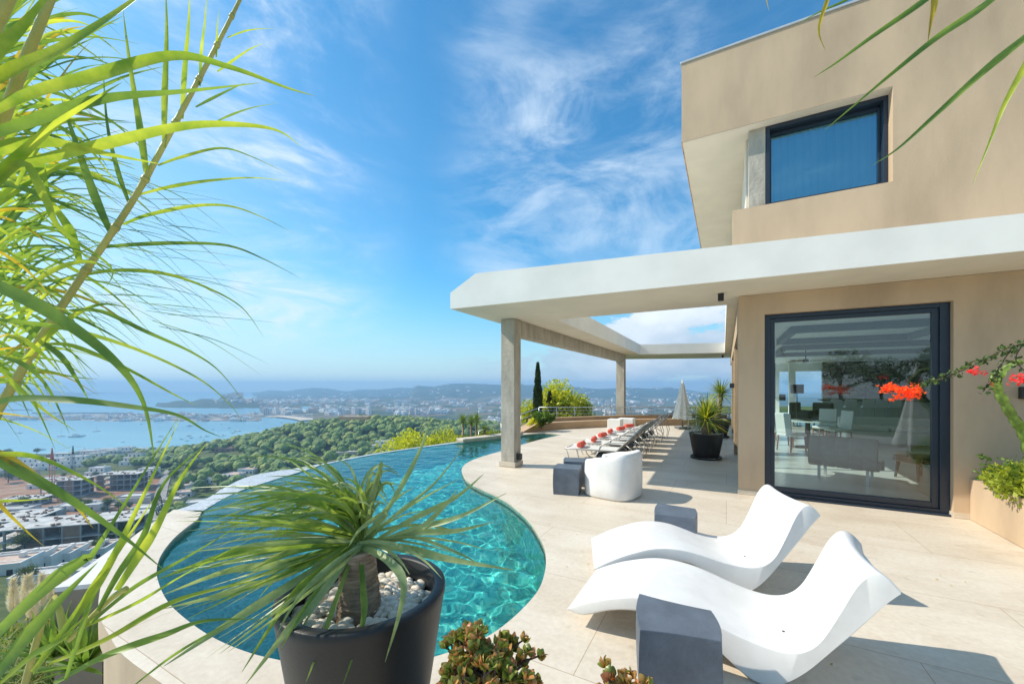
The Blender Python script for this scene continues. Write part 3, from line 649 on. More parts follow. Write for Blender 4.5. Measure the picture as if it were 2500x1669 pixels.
# ------------------------------------------------------------------ wave chaises
TOPC = [(-.01, .125), (.07, .172), (.17, .222), (.27, .265), (.45, .325), (.6, .346), (.765, .336), (.92, .30), (1.05, .262), (1.18, .236), (1.30, .232), (1.40, .268), (1.48, .355), (1.56, .53), (1.62, .675), (1.67, .75), (1.715, .772), (1.76, .752), (1.805, .70)]
BOTC = [(-.01, .115), (.07, .103), (.15, .122), (.30, .19), (.45, .232), (.6, .246), (.79, .225), (.92, .165), (1.03, .085), (1.13, .018), (1.22, .002), (1.31, .045), (1.41, .145), (1.53, .305), (1.65, .47), (1.74, .60), (1.80, .675)]
def chaise(name, o, deg, label, wd=.72, Ls=1.0):
    root = thing(name, (o[0], o[1], 0), label, 'chaise longue', 'white wave chaises by the pool', R(deg))
    top = smooth_pts([Vector((x, 0, z)) for x, z in TOPC], 6); bot = smooth_pts([Vector((x, 0, z)) for x, z in BOTC], 6)
    N_ = 120
    def res(P, n):
        d = [0]
        for a, b in zip(P, P[1:]): d.append(d[-1] + (b - a).length)
        out = []; j = 0
        for i in range(n + 1):
            t = d[-1] * i / n
            while j < len(d) - 2 and d[j + 1] < t: j += 1
            out.append(P[j].lerp(P[j + 1], (t - d[j]) / max(1e-9, d[j + 1] - d[j])))
        return out
    T, B = res(top, N_), res(bot, N_); mb = MB(); Wn = 16; r = .012
    def ring(i):
        t_, b_ = T[i], B[i]; f = i / N_; up = (t_ - b_); th_ = max(up.length, .012); upn = up.normalized(); pts = []
        def inset(y):   # plan of the two ends is drawn in at the middle
            q = math.sin(math.pi * max(0, min(1, y / wd)))
            return q * (.085 * max(0, 1 - f / .16) ** 1.5 - .05 * max(0, (f - .80) / .20) ** 1.5)
        def dish(y): q = math.sin(math.pi * max(0, min(1, y / wd))); return -.022 * q * math.sin(math.pi * min(1, max(0, f)))
        rr = min(r, th_ * .45)
        prof = [(rr, 0)]
        for k in range(Wn + 1): prof.append((rr + (wd - 2 * rr) * k / Wn, None))
        row = []
        # top, rounded edge, bottom (closed loop)
        for y, zz in [(0, -rr)] + [(rr * .3, -rr * .3)] + [(rr + (wd - 2 * rr) * k / Wn, 0) for k in range(Wn + 1)] + [(wd - rr * .3, -rr * .3), (wd, -rr)]:
            row.append(Vector((t_.x * Ls + inset(y), y, t_.z)) + upn * zz + Vector((0, 0, dish(y))))
        for y, zz in [(wd, rr), (wd - rr, 0), (wd / 2, 0), (rr, 0), (0, rr)]:
            row.append(Vector((b_.x * Ls + inset(y), y, b_.z)) + upn * zz)
        return row
    rows = [ring(i) for i in range(N_ + 1)]
    rows = [rr + [rr[0]] for rr in rows]
    # weld the loop: build indices by hand
    w = len(rows[0]) - 1; a = mb.add([p for rw in rows for p in rw[:-1]])
    for i in range(N_):
        for j in range(w): mb.face((a + i * w + j, a + (i + 1) * w + j, a + (i + 1) * w + (j + 1) % w, a + i * w + (j + 1) % w), 0, True)
    mb.face([a + j for j in range(w)], 0); mb.face([a + N_ * w + j for j in range(w - 1, -1, -1)], 0)
    o_ = mb.build('shell', [M['wresin']], root)
    e = o_.modifiers.new('edges', 'EDGE_SPLIT'); e.split_angle = R(28)
    i0 = int(N_ * .64)
    for dx, dy in ((0, .25), (.03, .22), (.05, .27)):
        s = MB(); p = T[i0]; s.lathe((p.x + dx, dy, p.z - .0165), [(0.0001, .003), (.008, .003), (.008, 0)], 10); s.build('drain_hole', [M['black']], root)
    return root
chaise('wave_chaise', (.74, 3.545), -9.3, 'white wave shaped chaise nearer the glass door, behind the other one')
chaise('wave_chaise', (.41, 2.905), -28.8, 'white wave shaped chaise nearest the viewer, beside the big grey cube', .715)
# ------------------------------------------------------------------ grey cube tables
def cube_table(c4, h, label, group='slate grey cube tables'):
    """c4: four ground corners; faces bow slightly inward at the top"""
    c = sum(c4, Vector()) / 4; root = thing('cube_table', c, label, 'side table', group)
    mb = MB(); n = 8; rows = []
    for k in range(11):
        z = h * k / 10; row = []
        for i in range(4):
            a, b = c4[i] - c, c4[(i + 1) % 4] - c; nn = (a + b).normalized()
            for j in range(n):
                t = j / n; p = a.lerp(b, t)
                bow = math.sin(math.pi * t) * .020 * (1 if i % 2 else -.55) * (.2 + .8 * k / 10); q = 1 + .035 * math.sin(math.pi * k / 10)
                row.append(Vector((p.x * q, p.y * q, z)) + nn * bow)
        rows.append(row)
    w = 4 * n; a = mb.add([p for r_ in rows for p in r_])
    for i in range(10):
        for j in range(w): mb.face((a + i * w + j, a + i * w + (j + 1) % w, a + (i + 1) * w + (j + 1) % w, a + (i + 1) * w + j), 0, False)
    mb.build('body', [M['grey']], root)
    for ch in [x for x in C.objects if x.parent == root]:
        for p in ch.data.polygons: p.use_smooth = True
        e = ch.modifiers.new('edges', 'EDGE_SPLIT'); e.split_angle = R(30)
    t = MB(); ins = rows[-1]; z = h - .0
    t.add([(p.x, p.y, h - .001) for p in ins]); t.add([(p.x * .985, p.y * .985, h + .004) for p in ins])
    for j in range(w): t.face((j, (j + 1) % w, w + (j + 1) % w, w + j))
    t.face([w + j for j in range(w)]); t.build('top', [M['grey']], root)
    return root
def sq(px, py, side, ang, z=0.0):
    """square with its corner nearest the viewer at the given picture point, first side along ang"""
    p = G(px, py, z); a = Vector((math.cos(ang), math.sin(ang), 0)) * side; b = Vector((-a.y, a.x, 0)); return p, a, b
# nearest: corners from its top face
tz = .43
q = [G(1562.5, 1538, tz), G(1761.7, 1567, tz), G(1736.8, 1490.5, tz), G(1560.5, 1449, tz)]
for p in q: p.z = 0
cube_table(q, tz, 'large slate grey cube table nearest the viewer, in front of the white chaises')
q = [G(1599, 1256, .41), G(1697.7, 1266, .41), G(1697.7, 1241.5, .41), G(1606.5, 1227, .41)]
for p in q: p.z = 0
cube_table(q, .41, 'slate grey cube table standing alone behind the farther white chaise')
p0, p1 = G(1351, 1206), G(1407, 1210.5); b = (p1 - p0).cross(Vector((0, 0, -1))).normalized() * .42; a_ = (p1 - p0).normalized() * .40
cube_table([p0, p0 + a_, p0 + a_ + b, p0 + b], .42, 'nearer of the two grey cube tables beside the white tub chair')
p1 = G(1435, 1189); a_ = Vector((.40, -.07, 0)); b = Vector((.07, .42, 0))
cube_table([p1 - a_, p1, p1 + b, p1 - a_ + b], .43, 'grey cube table half hidden behind its twin beside the tub chair')
# ------------------------------------------------------------------ white tub chair
def tub():
    c = Vector(((1497 - CX) / F * 6.45, 6.45, 0)); root = thing('tub_chair', c, 'white moulded tub armchair beside two grey cubes', 'armchair', None, R(140))
    mb = MB(); n = 72
    def se(phi, a, b, e=3.1):
        cs, sn = math.cos(phi), math.sin(phi); return Vector((math.copysign(abs(cs) ** (2 / e), cs) * a, math.copysign(abs(sn) ** (2 / e), sn) * b, 0))
    def hgt(phi):
        # phi = 0 is the open front
        d = abs((phi + math.pi) % (2 * math.pi) - math.pi) / math.pi
        t = min(1, max(0, (d - .17) / .06)); t = t * t * (3 - 2 * t); arm = .58
        u = min(1, max(0, (d - .22) / .6)); return .47 + (arm - .47) * t + (.72 - arm) * u * u * (3 - 2 * u)
    rows = []
    ro = [(.86, 0.004), (.95, .012), (.985, .05), (1.0, .30), (1.0, .62), (.985, .90), (.955, .97), (.91, 1.0), (.84, .995), (.78, .96), (.745, .9)]
    for k, (q, hz) in enumerate(ro):
        rows.append([se(2 * math.pi * i / n, .42 * q, .40 * q) + Vector((0, 0, max(.004, hgt(2 * math.pi * i / n) * hz))) for i in range(n)])
    for q, z in ((.70, .37), (.62, .355), (.3, .35), (.01, .35)):
        rows.append([se(2 * math.pi * i / n, .42 * q, .40 * q) + Vector((0, 0, z if q < .7 else .375)) for i in range(n)])
    a = mb.add([p for r_ in rows for p in r_])
    for i in range(len(rows) - 1):
        for j in range(n): mb.face((a + i * n + j, a + i * n + (j + 1) % n, a + (i + 1) * n + (j + 1) % n, a + (i + 1) * n + j), 0, True)
    mb.build('shell', [M['wresin']], root); return root
tub()
# ------------------------------------------------------------------ sun loungers
def lounger():
    r = thing('sun_lounger', (0, 0, 0), 'x', 'sun lounger', 'sun loungers in a row beside the pool')
    w = .66; h = .30; Ls = 1.18; ca, sa = math.cos(R(45)), math.sin(R(45)); bl = .86
    f = MB()
    for y in (0, w): f.tube([(0, y, h - .02), (.02, y, h), (Ls, y, h)], .017, 8)
    f.tube([(.0, 0, h - .01), (0, w, h - .01)], .015, 6); f.tube([(Ls, 0, h), (Ls, w, h)], .015, 6); f.build('frame', [M['lframe']], r)
    s = MB(); rows = [[(.015 + (Ls - .03) * i / 10, .015 + (w - .03) * j / 6, h + .008 - .018 * math.sin(math.pi * j / 6)) for j in range(7)] for i in range(11)]; s.grid(rows)
    s.build('seat', [M['sling']], r)
    for x0, x1, x2 in ((.03, .12, .52),):
        for y in (0, w):
            l = MB(); l.tube([(x0, y, h - .01), (x0 + .04, y, .18), (x1, y, .012), (x1 + .02, y, .012)], .011, 6); l.build('leg', [M['lframe']], r); l = MB(); l.tube(smooth_pts([Vector((.30, y, h - .01)), Vector((.33, y, .12)), Vector((.42, y, .03)), Vector((.60, y, .012)), Vector((.95, y, .012))], 4), .011, 6); l.build('leg', [M['lframe']], r)
    for y in (0, w):
        l = MB(); l.tube([(.86, y, .40), (.72, y, .16), (.58, y, .012)], .011, 6); l.build('leg', [M['lframe']], r); l = MB(); l.tube([(1.22, y, h), (1.40, y, .16), (1.50, y, .012), (1.2, y, .012)], .011, 6); l.build('leg', [M['lframe']], r)
        l = MB(); l.tube(smooth_pts([Vector((.80, y, h)), Vector((.84, y, .40)), Vector((.95, y, .47)), Vector((1.20, y, .49)), Vector((Ls + ca * .3, y, h + sa * .3))], 4), .013, 6); l.build('armrest', [M['lframe']], r)
    b = MB(); top = Vector((Ls + ca * bl, 0, h + sa * bl))
    for y in (0, w): b.tube([(Ls, y, h), (top.x, y, top.z)], .017, 8)
    b.tube([(top.x, 0, top.z), (top.x, w, top.z)], .016, 6)
    k = b.build('backrest', [M['lframe']], r)
    s = MB(); s.grid([[(Ls + ca * bl * i / 10 - .012, .015 + (w - .03) * j / 6, h + sa * bl * i / 10 + .012 - .016 * math.sin(math.pi * j / 6)) for j in range(7)] for i in range(11)]); s.build('sling', [M['slingb']], k)
    s = MB(); 
    for y in (.06, w - .06): s.tube([(Ls + ca * .5, y, h + sa * .5), (Ls + .46, y, .30), (Ls + .40, y, .02)], .010, 6)
    s.tube([(Ls + .40, .06, .02), (Ls + .40, w - .06, .02)], .010, 6); s.build('strut', [M['lframe']], k)
    s = MB(); s.box((.72, .06, .10), (.44, 0, 0), (0, w - .12, 0), (0, 0, .11)); s.build('storage_tray', [M['cushion']], r, .02)
    return r
L0 = lounger(); LA = -R(26.5)
lpos = [(1.236, 9.31), (1.70, 10.24), (2.17, 11.12), (2.60, 12.05), (3.10, 12.85), (3.62, 13.75)]
words = ['nearest', 'second nearest', 'third nearest', 'fourth nearest', 'second farthest', 'farthest']
trollpos = [.30, .33, .28, .30, .34, .36]
tw = None
for i, (x, y) in enumerate(lpos):
    lab = 'silver framed sun lounger with raised grey back, %s of the six' % words[i]
    if i == 0: L0.location = (x, y, 0); L0.rotation_euler = (0, 0, LA); L0['label'] = lab
    else: dup(L0, (x, y, 0), LA - R((0, 1, -1, 1.5, -1, .5)[i]), lab)
    p = Vector((x, y, 0)) + Vector((math.cos(LA), math.sin(LA), 0)) * trollpos[i] + Vector((-math.sin(LA), math.cos(LA), 0)) * .33
    lab = 'rolled coral red towel on the %s lounger of the row' % words[i]
    if tw is None:
        mb = MB(); K_ = 40; sp = []
        for k in range(K_): sp.append((.066 - .0009 * k * .2, k))
        for (r0, r1, x0) in ((.062, .062, -.20),):
            mb.lathe((0, 0, 0), [(.001, -.19), (.02, -.196), (.03, -.188), (.042, -.196), (.056, -.188), (.064, -.17), (.066, 0), (.064, .17), (.056, .188), (.042, .196), (.03, .188), (.02, .196), (.001, .19)], 24)
        for v in range(len(mb.v)):
            a, b, c = mb.v[v]; wob = 1 + .05 * math.sin(math.atan2(b, a) * 3 + c * 20); mb.v[v] = (c, a * wob, b * wob + .066)
        tw = mb.build('rolled_towel', [M['towel']]); tag(tw, lab, 'towel', 'coral towels on the loungers'); o = tw
    else:
        o = tw.copy(); C.objects.link(o); o['label'] = lab
    o.location = (p.x, p.y, .305); o.rotation_euler = (0, 0, LA + R(90 + (0, 8, -12, 5, -20, -35)[i]))
# two white cubes at the far end
for px, py, sx, lab in ((1507, 1050, .52, 'white block table behind the loungers, left of its twin at the far pillar'), (1535, 1047, .62, 'white block table behind the loungers, right of its twin by the far pillar')):
    mb = MB(); mb.bx((0, 0, .004), sx, .5, .42); o = mb.build('block_table', [M['wplain']], None, .02); o.location = G(px, py) + Vector((0, .3, 0)); o.rotation_euler = (0, 0, -HA); tag(o, lab, 'side table', 'white block tables')
# ------------------------------------------------------------------ closed parasols
def parasol(c, h, label, rz=0.0, base=True, low=.72, rad=.30, name='closed_parasol'):
    root = thing(name, c, label, 'parasol', None, rz)
    p = MB(); p.tube([(0, 0, .05), (0, 0, h - .1)], .022, 10); p.build('pole', [M['steel']], root)
    mb = MB(); n = 48; rows = []
    for k in range(16):
        t = k / 15; z = h - (h - low) * t; rr = .03 + rad * (1 - math.cos(t * math.pi * .52)) * .75 + .015 * t
        if t < .16: rr = .02 + .32 * t * .5
        rr = .02 + rad * (t ** .62) * (.62 + .38 * t) if t > 0 else .004
        rows.append([Vector((math.cos(2 * math.pi * i / n) * rr * (1 + .22 * t * math.sin(8 * 2 * math.pi * i / n + 1.5 * t)), math.sin(2 * math.pi * i / n) * rr * (1 + .22 * t * math.sin(8 * 2 * math.pi * i / n + 1.5 * t)), z + .03 * math.sin(8 * 2 * math.pi * i / n) * (t > .95))) for i in range(n)])
    a = mb.add([q for r_ in rows for q in r_])
    for i in range(15):
        for j in range(n): mb.face((a + i * n + j, a + (i + 1) * n + j, a + (i + 1) * n + (j + 1) % n, a + i * n + (j + 1) % n), 0, True)
    mb.build('canopy', [M['canvas']], root)
    s = MB(); s.lathe((0, 0, h - .02), [(.03, 0), (.03, .03), (.012, .06), (.001, .08)], 12); s.build('finial', [M['wplain']], root)
    b = MB(); b.bx((0, 0, .03), .50, .50, .06); b.tube([(0, 0, .085), (0, 0, .34)], .03, 10)
    for sx in (-1, 1):
        for sy in (-1, 1): b.lathe((sx * .2, sy * .2, .004), [(.001, 0), (.03, 0), (.03, .03), (.001, .03)], 10)
    b.build('base', [mat('parasol_base_metal', (.16, .17, .18), .5)], root, .006); return root
pc = D(1666, 1046, 16.3); parasol((pc.x, pc.y, 0), 1.97, 'closed white parasol on a square base at the far end of the terrace', low=.42, rad=.33)
parasol((4.54, -.15, 0), 2.25, 'closed white parasol mirrored in the glass door', low=.3, rad=.36)
# white chairs by the parasol
def dchair(name, label, cat, grp, leg_m, seat_m, h=.45, bh=.95, w=.46):
    r = thing(name, (0, 0, 0), label, cat, grp)
    s = MB(); s.bx((0, 0, h - .05), w, w, .07); s.build('seat', [seat_m], r, .02)
    s = MB(); rows = []
    s.box((-w / 2, w / 2 - .05, h + .02), (w, 0, 0), (0, .05, 0), (0, .06, bh - h - .02)); s.build('backrest', [seat_m], r, .02)
    for sx in (-1, 1):
        for sy in (-1, 1):
            l = MB(); x, y = sx * (w / 2 - .03), sy * (w / 2 - .03); l.tube([(x, y, h - .05), (x * 1.04, y * 1.12, .016)], [.022, .015], 6); l.build('leg', [leg_m], r)
    return r
wc = dchair('garden_chair', 'white garden chair behind the potted yucca, left of its twin', 'chair', 'white garden chairs', M['wplain'], M['wplain'])
p = G(1700, 1049); wc.location = (p.x, p.y, 0); wc.rotation_euler = (0, 0, R(200))
p = G(1722, 1048); dup(wc, (p.x, p.y, 0), R(160), 'white garden chair behind the potted yucca, right of its twin')
# ------------------------------------------------------------------ potted yuccas
def pot(c, r0, r1, h, tray=True, name='plant_pot', parent=None, rimw=.035, depth=.06):
    mb = MB(); mb.lathe(c, [(.001, .01), (r0 * .97, .01), (r0, .03), (r1 * .985, h - .05), (r1, h - .03), (r1, h - .006), (r1 - .006, h), (r1 - rimw + .006, h), (r1 - rimw, h - .008), (r1 - rimw - .02, h - depth - .05)], 64)
    o = mb.build(name, [M['pot']], parent)
    if tray:
        t = MB(); t.lathe(c, [(.001, .004), (r0 * 1.14, .004), (r0 * 1.24, .012), (r0 * 1.26, .05), (r0 * 1.22, .052), (r0 * 1.18, .02), (.001, .02)], 48); t.build('saucer', [M['pot']], o)
    return o
def pebbles(rng, c, r, z, size, n, parent, inner=0.0, mats=None):
    """white stones filling the top of a pot"""
    mb = MB(); base_ = []
    bm = bmesh.new(); bmesh.ops.create_icosphere(bm, subdivisions=2, radius=1); vs_ = [v.co.copy() for v in bm.verts]; fs_ = [tuple(v.index for v in f.verts) for f in bm.faces]; bm.free()
    for k in range(n):
        a = rng.uniform(0, 2 * math.pi); q = math.sqrt(rng.uniform(inner ** 2, 1)) * r
        s_ = size * rng.uniform(.6, 1.25); sc = Vector((s_ * rng.uniform(.8, 1.3), s_ * rng.uniform(.6, 1), s_ * rng.uniform(.5, .8))); rot = Matrix.Rotation(rng.uniform(0, 6.28), 3, 'Z') @ Matrix.Rotation(rng.uniform(-.5, .5), 3, 'X')
        o_ = Vector((c[0] + math.cos(a) * q, c[1] + math.sin(a) * q, z + rng.uniform(-.012, .014))); sd = rng.uniform(0, 50)
        i0 = mb.add([o_ + rot @ Vector((v.x * sc.x, v.y * sc.y, v.z * sc.z)) * (1 + .16 * noise.noise(v * 1.3 + Vector((sd, 0, 0)))) for v in vs_])
        for f in fs_: mb.face([i0 + i for i in f], 0, True)
    q = MB(); q.lathe((c[0], c[1], 0), [(.001, z - .012), (r * 1.04, z - .012)], 32); q.build('soil', [M['soil']], parent)
    return mb.build('pebbles', [M['pebble']], parent)
def trunk(parent, c, z0, z1, r0, r1, lean=(0, 0), rings=26, mt='trunk'):
    mb = MB(); n = 24; rows = []
    for k in range(rings * 2 + 1):
        t = k / (rings * 2); z = lerp(z0, z1, t); r_ = lerp(r0, r1, t) * (1 + .12 * math.exp(-((t - 0) / .12) ** 2)) * (1 + (.045 if k % 2 else -.01))
        rows.append([Vector((c[0] + lean[0] * t + math.cos(2 * math.pi * i / n) * r_ * (1 + .05 * noise.noise(Vector((math.cos(i / n * 6.28) * 2, math.sin(i / n * 6.28) * 2, z * 22)))), c[1] + lean[1] * t + math.sin(2 * math.pi * i / n) * r_, z + .006 * math.sin(i / n * 6.28 * 2 + k))) for i in range(n)])
    a = mb.add([p for r_ in rows for p in r_])
    for i in range(len(rows) - 1):
        for j in range(n): mb.face((a + i * n + j, a + i * n + (j + 1) % n, a + (i + 1) * n + (j + 1) % n, a + (i + 1) * n + j), 0, True)
    mb.face([a + (len(rows) - 1) * n + j for j in range(n)]); return mb.build('trunk', [M[mt]], parent)
def yucca_crown(parent, rng, c, n, ln, wd_, mats, el=(-.5, 1.4), droop=1.2, name='leaves'):
    mb = MB()
    for k in range(n):
        t = k / n; e = lerp(el[0], el[1], t ** .8) + rng.uniform(-.12, .12); az = k * 2.39996 + rng.uniform(-.3, .3)
        strap(mb, rng, Vector(c) + Vector((math.cos(az), math.sin(az), 0)) * .03 + Vector((0, 0, .06 * t)), az, e, ln * rng.uniform(.75, 1.1), wd_ * rng.uniform(.8, 1.15), droop * rng.uniform(.5, 1.3), rng.choice((0, 0, 1)) if len(mats) > 1 else 0, None, 7, .22, rng.uniform(-.3, .3), 0, .06)
    return mb.build(name, mats, parent)
rng = random.Random(5)
y1 = thing('potted_yucca', (0, 0, 0), 'bushy yucca in a dark round pot with white stones under the canopy', 'potted plant', 'potted yuccas along the house')
c = Vector((4.72, 9.68, 0)); pot(c, .28, .385, .615, True, 'pot', y1)
pebbles(rng, (c.x, c.y, 0), .32, .57, .035, 160, y1, .3); trunk(y1, c, .54, .93, .10, .095)
yucca_crown(y1, rng, (c.x, c.y, .90), 190, .66, .030, [M['yucca'], M['bright']], (-.55, 1.45), .9)
y2 = thing('potted_yucca', (0, 0, 0), 'taller yucca in a dark pot farther along the house wall', 'potted plant', 'potted yuccas along the house')
c = Vector((7.05, 13.7, 0)); pot(c, .30, .42, .62, True, 'pot', y2); pebbles(rng, (c.x, c.y, 0), .34, .57, .04, 80, y2, .3); trunk(y2, c, .54, 1.45, .09, .07, (.15, 0))
yucca_crown(y2, rng, (c.x + .15, c.y, 1.45), 120, .6, .03, [M['yucca'], M['bright']], (-.5, 1.4), 1.0); yucca_crown(y2, rng, (c.x - .05, c.y, .85), 60, .5, .03, [M['yucca'], M['bright']], (-.2, 1.4), 1.0)
# ------------------------------------------------------------------ foreground pot
rng = random.Random(11)
fp_ = thing('potted_dracaena', (0, 0, 0), 'windswept strap leaved plant in a large dark pot with white pebbles', 'potted plant')
PC = Vector((-.70, 1.89, 0)); PR = .378; PH_ = .80
po = pot(PC, .262, PR, PH_, False, 'pot', fp_, .052, .10)
pebbles(rng, (PC.x, PC.y, 0), .305, .70, .0265, 520, fp_, .12)
tc_ = Vector((-.712, 1.86, 0)); trunk(fp_, tc_, .66, .985, .098, .076, (-.01, 0), 30)
crown_c = Vector((-.71, 1.86, 1.03)); mb = MB()
# pale upright and right hand leaves, placed one by one
def pleaf(mb, pts, w, m=0, n=5, fold=.18, roll=0.0, twist=0.0, tip=.06, side=None, belly=.35):
    P_ = smooth_pts([D(*p) for p in pts], n); K_ = len(P_); ws = []
    for i in range(K_):
        t = i / (K_ - 1); f = (.55 + .45 * min(1, t / belly)) if t < belly else (tip + (1 - tip) * (1 - (t - belly) / (1 - belly)) ** 1.05); ws.append(w * f)
    mb.ribbon(P_, ws, fold, side, m, roll, twist)
def sweep(x1, y1, d1, hx, hy, w, m, tw=.5):
    """blade that rises from the crown, bends over at (hx, hy) and runs out to (x1, y1)"""
    x0, y0 = 878 + rng.uniform(-16, 16), 1322 + rng.uniform(-12, 10)
    pts = []
    dm = lerp(1.86, d1, .45)
    P0, P1, P2 = D(x0, y0, 1.86), D(hx, hy, dm), D(x1, y1, d1)
    for i in range(7):
        t = i / 6; q = P0 * (1 - t) ** 2 + P1 * 2 * t * (1 - t) + P2 * t * t; q.z -= .02 * t * t; pts.append(q)
    K_ = 14; P_ = smooth_pts(pts, 2); ws = [w * ((.6 + .4 * min(1, i / (len(P_) - 1) / .3)) if i / (len(P_) - 1) < .3 else (.04 + .96 * (1 - ((i / (len(P_) - 1) - .3) / .7) ** 1.8))) for i in range(len(P_))]
    mb.ribbon(P_, [q * .66 for q in ws], rng.uniform(.1, .25), 'wide', m, rng.uniform(-1.1, 1.1), rng.uniform(-tw, tw))
for k in range(44):
    x1 = rng.uniform(440, 700); y1 = 1170 + (k / 43) * 150 + rng.uniform(-14, 14); sweep(x1, y1, rng.uniform(1.55, 2.35), rng.uniform(740, 900), rng.uniform(1110, 1200), rng.uniform(.020, .032), rng.choice((0, 0, 0, 1)))
for k in range(22):
    x1 = rng.uniform(420, 640); y1 = rng.uniform(1220, 1400); sweep(x1, y1, rng.uniform(1.5, 2.2), rng.uniform(650, 760), lerp(1320, y1, .5) - rng.uniform(10, 50), rng.uniform(.020, .034), rng.choice((0, 0, 1)))
for k in range(20):
    x1 = rng.uniform(400, 640); y1 = 1310 + (k / 19) * 190 + rng.uniform(-10, 10); sweep(x1, y1, rng.uniform(1.5, 2.0), rng.uniform(690, 760), lerp(1320, y1, .5) - rng.uniform(0, 40), rng.uniform(.022, .036), rng.choice((0, 0, 1)))
for k in range(26):
    x1 = rng.uniform(640, 830); y1 = rng.uniform(1110, 1260); sweep(x1, y1, rng.uniform(1.7, 2.3), rng.uniform(840, 920), rng.uniform(1080, 1170), rng.uniform(.020, .032), rng.choice((0, 1)))
for k in range(22):
    x1 = rng.uniform(790, 950); y1 = rng.uniform(1150, 1280); sweep(x1, y1, rng.uniform(1.7, 1.95), rng.uniform(850, 920), rng.uniform(1160, 1230), rng.uniform(.022, .032), rng.choice((0, 1)))
for x1, y1, hx, hy, d1 in ((1150, 1300, 1010, 1250, 1.9), (1060, 1235, 960, 1240, 2.0), (1190, 1330, 1030, 1290, 1.7), (1080, 1400, 990, 1300, 1.6), (1010, 1180, 940, 1220, 2.0), (1120, 1160, 990, 1230, 2.1), (1000, 1390, 960, 1330, 1.65), (1140, 1350, 1010, 1310, 1.72)):
    sweep(x1, y1, d1, hx, hy, rng.uniform(.022, .030), 1)
for k in range(14):
    x1 = rng.uniform(905, 1000); y1 = rng.uniform(1120, 1240); sweep(x1, y1, rng.uniform(1.75, 2.05), rng.uniform(880, 960), rng.uniform(1040, 1150), rng.uniform(.028, .042), 1)
for k in range(7):
    x1 = rng.uniform(480, 720); y1 = rng.uniform(1480, 1640); sweep(x1, y1, rng.uniform(1.35, 1.6), rng.uniform(740, 800), lerp(1320, y1, .4), rng.uniform(.028, .038), rng.choice((0, 1)))
for k in range(9):
    x1 = rng.uniform(560, 800); y1 = rng.uniform(1060, 1150); sweep(x1, y1, rng.uniform(2.0, 2.6), rng.uniform(800, 880), rng.uniform(1080, 1180), rng.uniform(.02, .032), 0)
cx_, cy_ = 880, 1325
for pts, w in (([(890, 1325, 1.87), (960, 1220, 1.92), (1020, 1110, 2.0), (1055, 1015, 2.1)], .022), ([(895, 1325, 1.87), (960, 1260, 1.9), (1060, 1180, 2.0), (1135, 1085, 2.1)], .014),
               ([(900, 1330, 1.86), (1000, 1270, 1.85), (1110, 1215, 1.85), (1182, 1155, 1.85)], .024), ([(900, 1335, 1.86), (1000, 1295, 1.84), (1120, 1262, 1.8), (1236, 1203, 1.78)], .026),
               ([(905, 1338, 1.86), (1010, 1300, 1.8), (1080, 1240, 1.78), (1115, 1195, 1.78)], .022), ([(900, 1335, 1.86), (1010, 1300, 1.8), (1110, 1295, 1.75), (1200, 1275, 1.72)], .026),
               ([(880, 1330, 1.86), (970, 1335, 1.78), (1100, 1365, 1.7), (1256, 1391, 1.66)], .034), ([(900, 1330, 1.86), (1000, 1310, 1.8), (1120, 1350, 1.75), (1180, 1385, 1.7)], .014),
               ([(885, 1335, 1.85), (950, 1370, 1.7), (985, 1440, 1.6), (940, 1615, 1.52)], .034), ([(878, 1335, 1.85), (885, 1430, 1.72), (885, 1520, 1.6), (838, 1669, 1.5)], .026),
               ([(870, 1330, 1.85), (790, 1440, 1.68), (700, 1540, 1.55), (600, 1669, 1.45)], .036), ([(865, 1325, 1.85), (770, 1400, 1.7), (700, 1470, 1.6), (590, 1640, 1.5)], .030),
               ([(868, 1335, 1.85), (830, 1440, 1.7), (780, 1580, 1.56), (745, 1669, 1.5)], .020), ([(860, 1322, 1.87), (700, 1370, 1.75), (560, 1390, 1.65), (400, 1450, 1.55)], .036),
               ([(860, 1325, 1.87), (650, 1330, 1.8), (520, 1365, 1.7), (380, 1415, 1.6)], .032), ([(858, 1330, 1.86), (720, 1420, 1.72), (560, 1520, 1.6), (400, 1625, 1.5)], .034),
               ([(860, 1328, 1.87), (700, 1400, 1.78), (540, 1450, 1.68), (400, 1485, 1.6)], .030), ([(872, 1322, 1.87), (930, 1270, 1.8), (935, 1255, 1.78), (880, 1290, 1.74), (850, 1335, 1.72)], .026)):
    pleaf(mb, pts, w * 1.15, rng.choice((1, 1, 0)), 5, .2, rng.uniform(-.5, .5), rng.uniform(-.6, .6), .04, 'wide', .5)
mb.build('leaves', [M['dracaena'], M['dracaena_pale']], fp_)
# ------------------------------------------------------------------ giant reed on the left
rng = random.Random(3)
rd = thing('giant_reed', (-1.75, 1.55, -1.3), 'tall giant reed with arching yellow green leaves leaning in from the left', 'reed plant'); rd.location = (0, 0, 0)
def leaf(mb, pts, w, m=0, **k): pleaf(mb, pts, w * .60, m, 6, k.pop('fold', .12), k.pop('roll', 0.0), k.pop('twist', 0.0), k.pop('tip', .015), k.pop('side', 'wide'), k.pop('belly', .35))
cane = [D(x, y, d) for x, y, d in ((-60, 1080, 1.30), (20, 960, 1.32), (96, 830, 1.34), (210, 660, 1.37), (330, 480, 1.40), (450, 260, 1.44), (530, 110, 1.47), (588, -5, 1.50), (640, -120, 1.52))]
mb = MB(); cs = smooth_pts(cane, 10)
mb.tube(cs, [lerp(.0145, .0045, i / (len(cs) - 1)) * (1.16 if i % 6 == 0 else 1) for i in range(len(cs))], 10)
